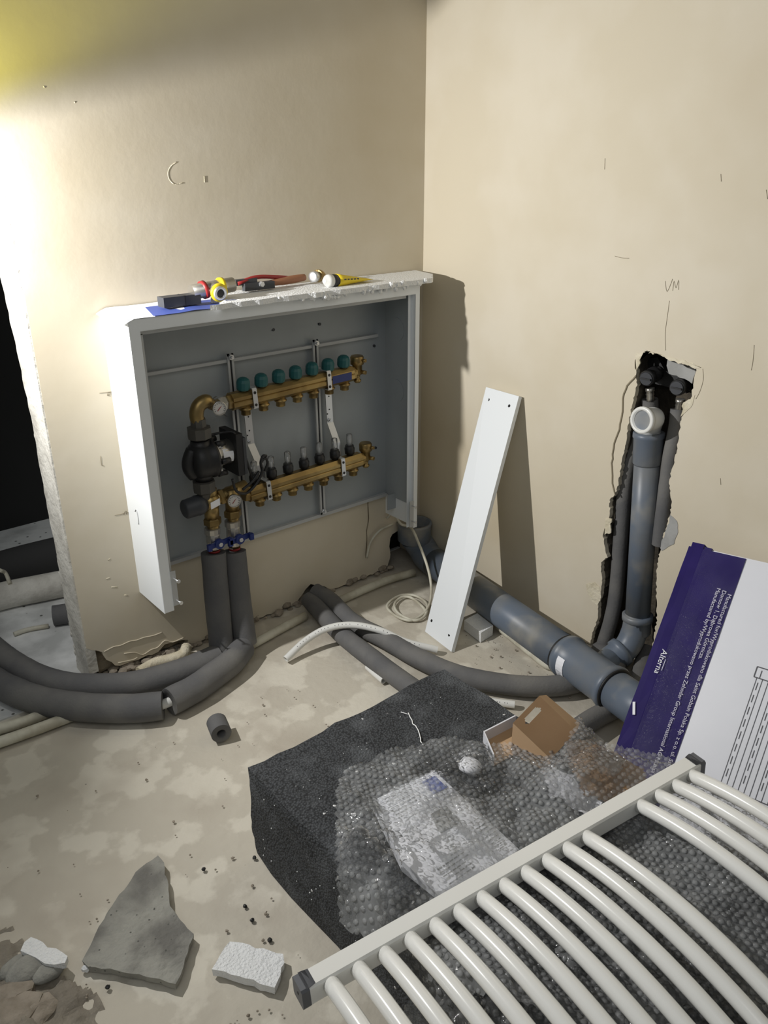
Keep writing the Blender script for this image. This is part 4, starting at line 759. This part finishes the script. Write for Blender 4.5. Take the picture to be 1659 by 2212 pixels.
def h1(x, y):
    z = .228
    z += .030*abs(noise.noise(V((x*5, y*5, 1))))+.020*abs(noise.noise(V((x*15, y*15, 3))))+.006*noise.noise(V((x*50, y*50, 3)))
    lf_ = max(0, min(1, (-.98-x)*9)); z += lf_*(.012+.030*abs(noise.noise(V((x*26, y*26, 8)))))
    for (cx, cy, r, h) in HB: 
        d = math.hypot(x-cx, y-cy)/r
        if d < 1.6: z += h*math.exp(-d*d*1.6)
    z -= max(0, (-1.10-x))*.9
    return max(min(z, barlim(x, y)), .02)
cE = sum(E, V())/5; c1 = V((-0.7319,-1.1987,0.2350)); c2_ = V((-0.6342,-1.2045,0.2350)); c3_ = V((-0.8055,-1.0295,0.2250))
HB = [(cE.x, cE.y, .13, .026), (c1.x, c1.y, .09, .026), (c2_.x, c2_.y, .12, .026), (c3_.x, c3_.y, .05, .010), (-1.12, -1.08, .05, .03)]
out1 = [(-0.9978,-0.9038,0.2350),(-0.9488,-0.9161,0.2350),(-0.8868,-0.9219,0.2350),(-0.8262,-0.9454,0.2350),(-0.7765,-0.9819,0.2350),(-0.7258,-1.0298,0.2350),(-0.6712,-1.0963,0.2350),(-0.6090,-1.1655,0.2350),(-0.5641,-1.2148,0.2350),(-0.5240,-1.2568,0.2350),(-0.5257,-1.2957,0.2350)]+[(-.52, -1.30, .2), (-.56, -1.70, .2), (-.9, -1.72, .2), (-1.08, -1.45, .2), (-1.16, -1.25, .2)]+[(-1.1734,-1.1211,0.1800),(-1.1228,-1.0451,0.1800),(-1.0366,-0.9322,0.1800)]
wrap('bubble_wrap', 'large crumpled sheet of bubble wrap spread over the dark foam block under the radiator', out1, h1)
def h2(x, y): return .262+.03*noise.noise(V((x*11, y*11, 9)))+.012*abs(noise.noise(V((x*40, y*40, 3))))
out2 = [(-0.5829,-1.0996,0.2620),(-0.5908,-1.1590,0.2620),(-0.6086,-1.2272,0.2620),(-0.6526,-1.2341,0.2620),(-0.7071,-1.1760,0.2620),(-0.6845,-1.1392,0.2620),(-0.6336,-1.1230,0.2620)]
wrap('bubble_wrap', 'small bubble wrap flap folded over the brown carton', out2, h2)
def h3(x, y): return min(barlim(x, y)-.002, .222+.02*abs(noise.noise(V((x*9, y*9, 29))))+.03*abs(noise.noise(V((x*33, y*33, 3)))))-max(0, -1.116-x)*1.2
out3 = [(-1.18, -1.27, 0), (-1.0, -1.30, 0), (-.86, -1.36, 0), (-.90, -1.55, 0), (-1.08, -1.50, 0), (-1.2, -1.42, 0)]
wrap('bubble_wrap', 'crumpled bubble wrap piece seen between the lower radiator bars', out3, h3)

# ============================================================ RADIATOR
P0 = V((-1.2624, -1.2183, .24)); P1 = V((-.5668, -1.3242, .27)); ax = (P1-P0).normalized(); pit = .04167
hz = V((0, 0, 1)).cross(ax).normalized(); 
if hz.y > 0: hz = -hz
upv = ax.cross(hz).normalized(); upv = upv if upv.z > 0 else -upv
rad = thing('towel_radiator', 'white ladder towel radiator with bowed bars lying on the wrapped foam block', 'radiator', P0)
RL = .41
def rail(o0):
    # cross-section in (hz, up): flat top, rounded inner corner
    a_ = P0-ax*.030+o0; b_ = P1+ax*.024+o0; sec = [(-.024, -.022), (-.026, -.018), (-.026, .009), (-.024, .012), (.000, .012), (.003, .009), (.004, -.018), (.002, -.022)]
    m = MB(); m.prism([a_+hz*s+upv*t_ for s, t_ in sec], b_-a_); r = m.build('rail', 'rad', rad, .0015)
    for e, sg in ((a_, -1), (b_, 1)):
        m = MB(); m.prism([e+hz*(s*1.03)+upv*(t_*1.03) for s, t_ in sec], ax*sg*.012); m.prism([e+hz*(-.024)+upv*.0125-ax*sg*.010, e+hz*.0+upv*.0125-ax*sg*.010, e+hz*.002+upv*.0125, e+hz*(-.026)+upv*.0125], ax*sg*.004); cp = m.build('end_cap', 'capgrey', r, .002); cp['label'] = 'grey end cap'
        m = MB(); q = e+ax*sg*.012+hz*(-.011)+upv*-.004; m.cyl(q, q+ax*sg*.0006, .0022, 8); m.build('cap_hole', 'black', cp)
    return r
rail(V((0, 0, 0))); rail(hz*(RL+.02))
ks = list(range(12))+[11+2.9+i for i in range(4)]
src = None
for k in ks:
    if src is None:
        pts = []
        for i in range(17):
            s = i/16; pts.append(P0+hz*(s*RL)+upv*(-.002+4*.032*s*(1-s)))
        m = MB(); m.tube(pts, .0118, 20, 1); src = m.build('bar', 'rad', rad); o = src
        # rounded ends
    else:
        o = src.copy(); COL.objects.link(o); o.parent = rad
    o.location = (rad.matrix_world.to_3x3().inverted() @ (ax*pit*k))

# ============================================================ VIOLET BOX
tl = V((-0.0900,-1.0074,0.4414)); bl_ = V((-0.4413,-1.0809,0.0000)); ez = (tl-bl_); Hb = ez.length; ez.normalize()
ey = V((0, -1, 0)); ey = (ey-ez*ey.dot(ez)).normalized(); en = ez.cross(ey); en = en if en.x < 0 else -en
BX = Matrix(((ey.x, ez.x, en.x, bl_.x), (ey.y, ez.y, en.y, bl_.y), (ey.z, ez.z, en.z, bl_.z), (0, 0, 0, 1)))
vb_ = thing('radiator_box', 'flat violet and white radiator carton leaning on the right wall', 'box', M=BX)
def loc(u, v_, w=0): return V((u, v_, w))
TH = .045; WB = .50
m = MB(); m.box((0, 0, -TH), (WB, Hb, 0)); m.build('carton', 'card', vb_, .002, local=True)
wv = .128
m = MB()   # violet wrap panel with dented outer edge
Lp = [(-.002, 0), (.0, Hb*.28), (-.003, Hb*.3), (-.001, Hb*.55), (.004, Hb*.66), (.0, Hb*.8), (-.001, Hb)]
grid = []
for j in range(13):
    v_ = Hb*j/12; row = []
    for i, uu in enumerate((0, .012, .030, .040, .07, .10, wv)):
        dz = .0015+.0022*noise.noise(V((uu*30, v_*14, 4)))
        if i == 3: dz -= .0016
        if i == 0: uu += .003*noise.noise(V((v_*9, 0, 0)))-.001
        row.append(m.v((uu, v_, max(dz, .0007))))
    grid.append(row)
for a_, b_ in zip(grid, grid[1:]):
    for i in range(6): m.f([a_[i], a_[i+1], b_[i+1], b_[i]])
m.build('violet_panel', 'purple', vb_, 0, local=True)
m = MB(); m.box((-.0015, 0, -TH), (-.0002, Hb, .001)); m.build('violet_side', 'purple', vb_, 0, local=True)
m = MB(); m.box((.002, Hb, -TH), (.03, Hb+.012, -.002)); m.box((.034, Hb-.002, -TH*.8), (.05, Hb+.006, .001)); m.build('torn_flap', 'purple', vb_, .001, local=True)
m = MB(); m.box((.05, Hb, -TH), (WB, Hb+.003, -.004)); m.build('top_flap', 'card', vb_, .001, local=True)
def dtxt(s, u, v_, size, mt='print', shear=0):
    Mx = Matrix.Translation((u, v_, .0042)) @ Matrix.Rotation(-PI/2, 4, 'Z'); return text(s, size, mt, vb_, Mx, 'lettering', shear)
dtxt('Manufactured for/Wyprodukowano dla Saint Gobain Polska Sp. z o.o. ul. Szklarska', .117, Hb-.085, .0125)
dtxt('Domow 1, D\u0105browa G\u00f3rnicza.', 0.104, Hb-.080, .0125)
dtxt('Manufactured by/Wyprodukowano przez Zehnder Group International AG Manisa (TR)', 0.091, Hb-.078, .0125)
dtxt('Alterna', .024, Hb-.242, .0185, 'paper', .1)
m = MB(); m.box((.0375, Hb-.288, .0042), (.0386, Hb-.262, .0046)); m.build('logo_bar', 'paper', vb_, 0, local=True)
m = MB(); m.box((.006, Hb-.400, .004), (.012, Hb-.372, .0046), Matrix.Rotation(.35, 3, 'Z')); m.build('paper_tear', 'paper', vb_, 0, local=True)
# line drawing of a radiator on the white face
m = MB(); lw = .0012
def ln(u0, v0, u1, v1, w_=lw):
    a_, b_ = V((u0, v0, .0004)), V((u1, v1, .0004)); d = (b_-a_).normalized(); s = V((-d.y, d.x, 0))*w_/2; m.prism([a_-s, b_-s, b_+s, a_+s], (0, 0, .0004))
u0, u1, v0, v1 = .222, .40, Hb-.465, Hb-.238
for (a1_, b1_, c1_, e1_) in ((u0-.005, v0, u1+.03, v0), (u0-.005, v0-.022, u1+.03, v0-.022), (u0-.005, v0, u0-.005, v0-.022), (u0-.002, v1, u1+.03, v1), (u0-.002, v1+.022, u1+.03, v1+.022), (u0-.002, v1, u0-.002, v1+.022)): ln(a1_, b1_, c1_, e1_, .0022)
for k in range(16):
    u = u0+.004+k*.0115
    ln(u, v0, u, v1)
    if k % 3 == 0:
        for j in range(9): ln(u+.005, v0+.02+j*.026, u+.005, v0+.036+j*.026, .0016)
m.build('line_drawing', 'ink', vb_, 0, local=True)['kind'] = 'stuff'
# shrink film over the box face
m = MB(); nu, nv = 40, 50; gg = []
for j in range(nv+1):
    row = []
    for i in range(nu+1):
        u = .034+(WB-.04)*i/nu; v_ = .002+(Hb+.002)*j/nv; w = .0062+.0012*noise.noise(V((u*60, v_*12, 0)))+.0018*abs(noise.noise(V((u*25, v_*60, 3))))*(1 if v_ > Hb-.08 or abs(v_-Hb*.35) < .03 else .25)
        row.append(m.v((u, v_, w)))
    gg.append(row)
for a_, b_ in zip(gg, gg[1:]):
    for i in range(nu): m.f([a_[i], a_[i+1], b_[i+1], b_[i]], True)
m.build('shrink_film', 'film2', vb_, 0, local=True)

# ============================================================ THINGS ON THE CABINET
ZC = CT+.0015
fe = [(-0.0536,-0.1001,0.9420),(-0.1472,-0.1917,0.9420),(-0.2321,-0.2306,0.9420),(-0.2979,-0.2371,0.9420),(-0.4006,-0.2483,0.9420),(-0.4951,-0.2603,0.9420),(-0.5525,-0.2462,0.9420),(-0.6159,-0.2434,0.9420),(-0.6691,-0.2475,0.9420),(-0.7296,-0.2274,0.9420),(-0.7903,-0.2064,0.9420),(-0.7555,-0.1382,0.9420),(-0.7025,-0.1413,0.9420),(-0.7456,-0.0767,0.9420),(-0.6912,-0.0122,0.9420),(-0.5654,-0.0012,0.9420),(-0.4479,0.0047,0.9420),(-0.3052,0.0333,0.9420),(-0.1216,0.0977,0.9420),(-0.0344,0.1383,0.9420)]
fs = [V(p) for p in fe]
lay = jag([(p.x, min(p.y, -.004), ZC+.0005) for p in fs], .009, .005, 21, (0, 1))
for p in lay: p.y = max(-.166+.006*noise.noise(V((p.x*25, 0, 0))), min(p.y, -.003)); p.x = min(p.x, -.004)
m = MB(); m.prism(lay, (0, 0, .012)); tag(m.build('foam_sheet', 'epsw'), 'ragged white polystyrene sheet lying on top of the cabinet', 'foam sheet')
# torn front crumbs hanging along the sheet edge
m = MB()
for i in range(60):
    x = random.uniform(-.62, -.14); m.rock((x, -.160+random.uniform(-.006, .006), ZC+random.uniform(-.006, .010)), random.uniform(.0035, .0085), (1, .8, 1), i)
tag(m.build('foam_crumbs', 'epsw'), 'torn crumbs along the front edge of the white polystyrene sheet', 'foam crumbs')['kind'] = 'stuff'
lf = thing('leaflet', 'blue and white printed leaflet hanging over the left end of the cabinet top', 'leaflet', (-.9, -.07, ZC))
m = MB(); rows = []
for i in range(25):
    x = CX0-.012+.30*i/24; dz = .0015+.004*max(0, noise.noise(V((x*14, 0, 0)))); 
    if i < 2: dz += .002-.006*(2-i)
    rows.append([m.v((x, y_, ZC+dz+(.004 if y_ > -.02 else 0)+(.0 if y_ > -.14 else -.001))) for y_ in (-.004, -.03, -.06, -.09, -.12, -.152)])
for a_, b_ in zip(rows, rows[1:]):
    for j in range(5): m.f([a_[j], a_[j+1], b_[j+1], b_[j]], True)
m.build('sheet', 'paper', lf)
m = MB(); rows = []
for i in range(13):
    x = -.925+.215*i/12; rows.append([m.v((x+(-.15-y_)*-.3, y_, ZC+.0022+.004*max(0, noise.noise(V((x*14, 0, 0)))))) for y_ in (-.03, -.07, -.11, -.1525)])
for a_, b_ in zip(rows, rows[1:]):
    for j in range(3): m.f([a_[j], a_[j+1], b_[j+1], b_[j]], True)
m.build('blue_print', 'bluep', lf)
m = MB()
for r_i in range(6):
    x = -.86
    while x < -.78:
        L_ = random.uniform(.004, .012); y_ = -.030-r_i*.011; m.box((x, y_, ZC+.0070), (x+L_, y_+.003, ZC+.0074)); x += L_+.003
m.build('text_lines', 'paper', lf)['kind'] = 'stuff'
def onshelf(u): return u
bp = V((-0.8285,-0.0850,0.9723)); ZP = ZC+.007
blc = thing('plastic_clip', 'black plastic handle piece resting on the blue leaflet', 'tool', bp)
m = MB(); c = V((bp.x, bp.y, ZP)); m.box(c+V((-.046, -.016, .0)), c+V((.046, .016, .022))); m.build('body', 'dgrey', blc, .006)
m = MB(); m.box(c+V((.005, -.0165, .001)), c+V((.008, .0165, .0225))); m.build('seam', 'black', blc)
fp = V((-0.7424,-0.1050,0.9734))
pf = thing('press_fitting', 'metal press tee fitting with red and yellow rings on the cabinet top', 'pipe fitting', fp)
c = V((fp.x, -.085, ZC+.036)); m = MB(); m.cyl(c+V((-.055, 0, -.004)), c+V((.055, 0, .004)), .017, 20); m.build('body', 'nickel', pf)
m = MB(); m.cyl(c+V((-.027, 0, -.002)), c+V((-.018, 0, 0)), .021, 20); m.build('red_ring', 'red', pf)
m = MB(); m.cyl(c+V((.018, 0, .002)), c+V((.027, 0, .002)), .021, 20); m.build('yellow_ring', 'yellow', pf)
m = MB(); m.cyl(c+V((0, 0, 0)), c+V((-.004, -.04, -.006)), .016, 20); m.build('branch', 'nickel', pf)
m = MB(); m.lathe(c+V((-.003, -.033, -.005)), (0, -1, -.1), [(0, .021), (.006, .021), (.007, .015)], 20); m.build('yellow_ring', 'yellow', pf)
m = MB(); m.lathe(c+V((-.004, -.040, -.006)), (0, -1, -.1), [(0, .016), (.006, .016), (.006, .010), (-.006, .009), (-.006, .001)], 20, False); m.build('branch_mouth', 'steel', pf)
m = MB(); m.cyl(c+V((-.004, -.0405, -.006)), c+V((-.004, -.0440, -.0064)), .0095, 16); m.build('bore', 'black', pf)
pw = thing('pipe_wrench', 'pipe wrench with brown handle lying on the cabinet top behind the fittings', 'wrench', (-.6, -.04, ZC+.02))
h0, h1_ = V((-.56, -.045, ZC+.027)), V((-.445, -.03, ZC+.030))
m = MB(); m.tube([h0, h0.lerp(h1_, .3), h0.lerp(h1_, .7), h1_], .008, 12, 4, rv=lambda t, i: .007+.003*math.sin(t*2.6)); m.build('handle', 'wood', pw)
m = MB(); m.box(V((-.64, -.060, ZC+.016)), V((-.555, -.045, ZC+.034))); m.box(V((-.66, -.052, ZC+.030)), V((-.60, -.038, ZC+.044))); m.build('jaw', 'dgrey', pw, .003)
m = MB(); m.tube([(-.655, -.05, ZC+.035), (-.60, -.045, ZC+.045), (-.54, -.04, ZC+.040), (-.50, -.035, ZC+.034)], .005, 10, 4); m.build('red_grip', 'red', pw)
m = MB(); m.hexn((-.595, -.060, ZC+.030), (-.595, -.068, ZC+.030), .007); m.build('adjusting_nut', 'steel', pw)
bf = V((-0.4078,0.0009,0.9650)); bf = V((bf.x, -.040, ZC+.032))
bq = thing('brass_fitting', 'brass pipe coupling lying on the foam sheet beside the yellow tube', 'pipe fitting', bf)
m = MB(); m.lathe(bf+V((-.026, -.012, 0)), (1, .35, 0), [(0, .009), (.0, .0135), (.014, .0135), (.015, .010), (.022, .010)], 18); m.build('press_sleeve', 'steel', bq)
m = MB(); m.lathe(bf+V((-.006, -.004, 0)), (1, .35, 0), [(0, .010), (.002, .016), (.010, .016), (.012, .012), (.020, .012), (.021, .009), (.03, .006)], 12, True, False); m.build('hex_nut', 'brass', bq)
y0 = V((-0.4336,-0.0958,0.9650)); y1 = V((-0.2898,-0.1015,0.9600)); y0.y = -.115; 
yt = thing('sealant_tube', 'yellow tube with black shoulder and white cap lying on the foam sheet', 'tube', y0)
ya = V((y0.x, y0.y, ZC+.0155+.013)); yb = V((y1.x, min(y1.y, -.035), ZC+.0155+.004)); dy = (yb-ya).normalized(); Ly = (yb-ya).length
m = MB(); n3 = 20; rg = []
for i in range(9):
    s = i/8; p = ya+dy*(.03+(Ly-.03)*s); w = .0155*(1+.25*s); h = .0155*(1-s)+.0012; sd = V((-dy.y, dy.x, 0)).normalized(); u = dy.cross(sd); rg.append([m.v(p+sd*math.cos(2*PI*k/n3)*w+u*math.sin(2*PI*k/n3)*h) for k in range(n3)])
for a_, b_ in zip(rg, rg[1:]):
    for k in range(n3): m.f([a_[k], a_[(k+1)%n3], b_[(k+1)%n3], b_[k]], True)
m.f(rg[0][::-1]); m.f(rg[-1]); m.build('tube_body', 'yellow', yt)
m = MB(); m.cyl(ya+dy*.012, ya+dy*.032, .0158, 20); m.build('shoulder', 'black', yt)
m = MB(); m.lathe(ya+dy*.014, -dy, [(0, .0158), (.010, .0160), (.016, .014), (.018, .008), (.024, .007), (.025, .004)], 20); m.build('cap', 'pex', yt)
m = MB()
for k in range(5):
    p = ya+dy*(.05+k*.011); m.box(p+V((-.003, -.017, .002)), p+V((.003, -.0150, .005)))
m.build('printed_marks', 'ink', yt)['kind'] = 'stuff'

# ============================================================ FOREGROUND DEBRIS
def slab(name, pts, z0f, th, mt, lab, cat, amp=.002, st=.01):
    base = jag([(p[0], p[1], 0) for p in pts]+[(pts[0][0], pts[0][1], 0)], .012, amp, 5, (0, 1))[:-1]
    m = MB(); n = len(base); c = sum(base, V())/n; top = [m.v((p.x, p.y, z0f(p)+th)) for p in base]; bot = [m.v((p.x*.985+c.x*.015, p.y*.985+c.y*.015, z0f(p))) for p in base]
    m.f(top); m.f(bot[::-1])
    for i in range(n): m.f([top[i], bot[i], bot[(i+1)%n], top[(i+1)%n]])
    bmesh.ops.triangulate(m.bm, faces=[f for f in m.bm.faces if len(f.verts) > 4])
    bmesh.ops.subdivide_edges(m.bm, edges=[e for e in m.bm.edges if e.calc_length() > .02], cuts=3, use_grid_fill=True)
    for v in m.bm.verts: v.co.z += .0015*noise.noise(v.co*70)+.001*noise.noise(v.co*25)
    return tag(m.build(name, mt), lab, cat)
sp = [(-1.2678,-0.6537,0.0250),(-1.2680,-0.6800,0.0250),(-1.3019,-0.7780,0.0250),(-1.3033,-0.8113,0.0250),(-1.2960,-0.8543,0.0250),(-1.3397,-0.9021,0.0250),(-1.3641,-0.9207,0.0250),(-1.3795,-0.8971,0.0250),(-1.4608,-0.7985,0.0250),(-1.4646,-0.7841,0.0250),(-1.4284,-0.7469,0.0250),(-1.3837,-0.7095,0.0250),(-1.3087,-0.6604,0.0250)]
slab('mortar_slab', sp, lambda p: .002+max(0, (-1.02-p.y))*.12, .014, 'stone', 'thin grey triangular slab of old mortar lying on the floor', 'rubble')
slab('foam_scrap', [(-1.2571,-0.9100,0.0120),(-1.2005,-0.9898,0.0120),(-1.2058,-1.0034,0.0120),(-1.2453,-1.0309,0.0120),(-1.3066,-0.9367,0.0120)], lambda p: .002, .016, 'epsw', 'white foam scrap on the floor right of the mortar slab', 'foam scrap', .002)
slab('foam_scrap', [(-1.5305,-0.6951,0.0300),(-1.5190,-0.6930,0.0300),(-1.4832,-0.7668,0.0300),(-1.4912,-0.7781,0.0300),(-1.5165,-0.7590,0.0300),(-1.5381,-0.7095,0.0300)], lambda p: .014, .014, 'epsw', 'white foam scrap resting on grey stones at the lower left', 'foam scrap', .0025)
for i, (u, s, lab) in enumerate((((-1.5390,-0.7355,0.0120), (.034, 1.1), 'rounded grey mortar lump under the white scrap, the largest'), ((-1.5152,-0.7620,0.0120), (.026, 1.0), 'smooth grey mortar lump in front of the white scrap'), ((-1.5531,-0.7172,0.0100), (.026, 1), 'grey mortar lump at the left of the stones'))):
    m = MB(); m.rock(u, s[0], (1.1, .8, .45), i+31, .25)
    for f_ in m.bm.faces: f_.smooth = True
    tag(m.build('mortar_lump', 'stone'), lab, 'rubble', 'grey mortar lumps at the lower left')
for i, (u, r, lab) in enumerate((((-1.5757,-0.7630,0.0080), .03, 'brown rubble chunk at the left edge'), ((-1.5896,-0.7970,0.0080), .036, 'brown rubble chunk in the bottom left corner'), ((-1.5559,-0.8135,0.0060), .028, 'flat brown rubble chunk near the bottom left corner'))):
    m = MB(); m.rock(u, r, (1.3, .9, .4), i+51, .45); tag(m.build('rubble_chunk', 'dirt'), lab, 'rubble', 'brown rubble in the bottom left corner')
m = MB(); m.rock((-1.4625,-0.7914,0.0060), .007, (1.3, 1, .8), 3, .4); tag(m.build('foam_crumb', 'epsw'), 'tiny white foam crumb at the corner of the mortar slab', 'foam scrap')
m = MB()
for i in range(420):
    k = random.random()
    if k < .5: x, y = random.uniform(-1.62, -1.25), random.uniform(-1.5, -1.0)
    elif k < .7: x, y = random.uniform(-.32, -.08), random.uniform(-.85, -.45)
    elif k < .8: x, y = random.uniform(-1.15, -.9), random.uniform(-.2, -.03)
    else: x, y = random.uniform(-1.5, -.7), random.uniform(-1.2, -.3)
    if -1.14 < x < -.58 and y < -.73: continue
    m.rock((x, y, .001+max(0, floor_h(x, y))), random.choice([.001, .0015, .002, .003]), (1, 1, .7), i, .4)
o = m.build('grit', 'dirt'); tag(o, 'scattered grit and pebbles over the bare floor', 'grit'); o['kind'] = 'stuff'
dc = V((-1.6050,-0.7966,0.0000))
def hd(x, y): return .012*(1-math.hypot(x-dc.x, y-dc.y)/.17)+.014*noise.noise(V((x*18, y*18, 4)))+.006*noise.noise(V((x*55, y*55, 8)))
o = crumpled('rubble_dust', 'dust', [(-1.5926,-0.5949,0.0000),(-1.5302,-0.6225,0.0000),(-1.5202,-0.7371,0.0000),(-1.4935,-0.7924,0.0000),(-1.4648,-0.8483,0.0000),(-1.4725,-0.9315,0.0000),(-1.5243,-0.9696,0.0000),(-1.6665,-0.8243,0.0000)], hd, 'loose brown rubble dust heaped in the bottom left corner', 'dust', .005); o['kind'] = 'stuff'
m = MB()
for i in range(14):
    x, y = V(random.choice([(-1.1997,-0.8870,0.0000), (-1.1974,-0.9416,0.0000), (-1.1939,-0.8534,0.0000), (-1.2114,-0.7289,0.0000), (-1.4495,-0.8453,0.0000), (-1.3848,-0.9017,0.0000), (-1.1217,-0.7674,0.0000), (-1.5354,-0.7131,0.0000)]))[:2]; m.rock((x, y, .003), .004, (1, 1, .8), i)
o = m.build('grit', 'seal'); tag(o, 'few small black pellets on the floor beside the dark block', 'grit'); o['kind'] = 'stuff'

# ============================================================ WORK LAMP (outside the frame, left)
wl = thing('work_lamp', 'portable work lamp with yellow plastic shade outside the left edge', 'lamp', LAMP-V((0, 0, .2)))
K['shade'] = film_mat('yellow_translucent_shade', .02, .0, (.74, .72, .25))
m = MB()
# shade plane passes through the boundary line of the yellow light on the left wall
q0, q1 = V((-1.125, 0, 1.342)), V((-.647, 0, 1.454)); n0 = (q0-LAMP).cross(q1-LAMP).normalized(); n0 = n0 if n0.z > 0 else -n0
ud = (q1-q0).normalized(); wd_ = n0.cross(ud).normalized(); wd_ = wd_ if wd_.y > 0 else -wd_
e = LAMP+n0*.0+ (q0-LAMP).normalized()*.11
mid = LAMP+(q0.lerp(q1, .35)-LAMP).normalized()*.115
m.prism([mid-ud*.12, mid+ud*.2, mid+ud*.2+n0*.12-wd_*.12, mid-ud*.12+n0*.12-wd_*.12], wd_*.001); m.build('shade', 'shade', wl)
m = MB(); m.cyl(LAMP-V((0, 0, .03)), LAMP-V((0, 0, .2)), .012, 12); m.build('grip', 'black', wl)
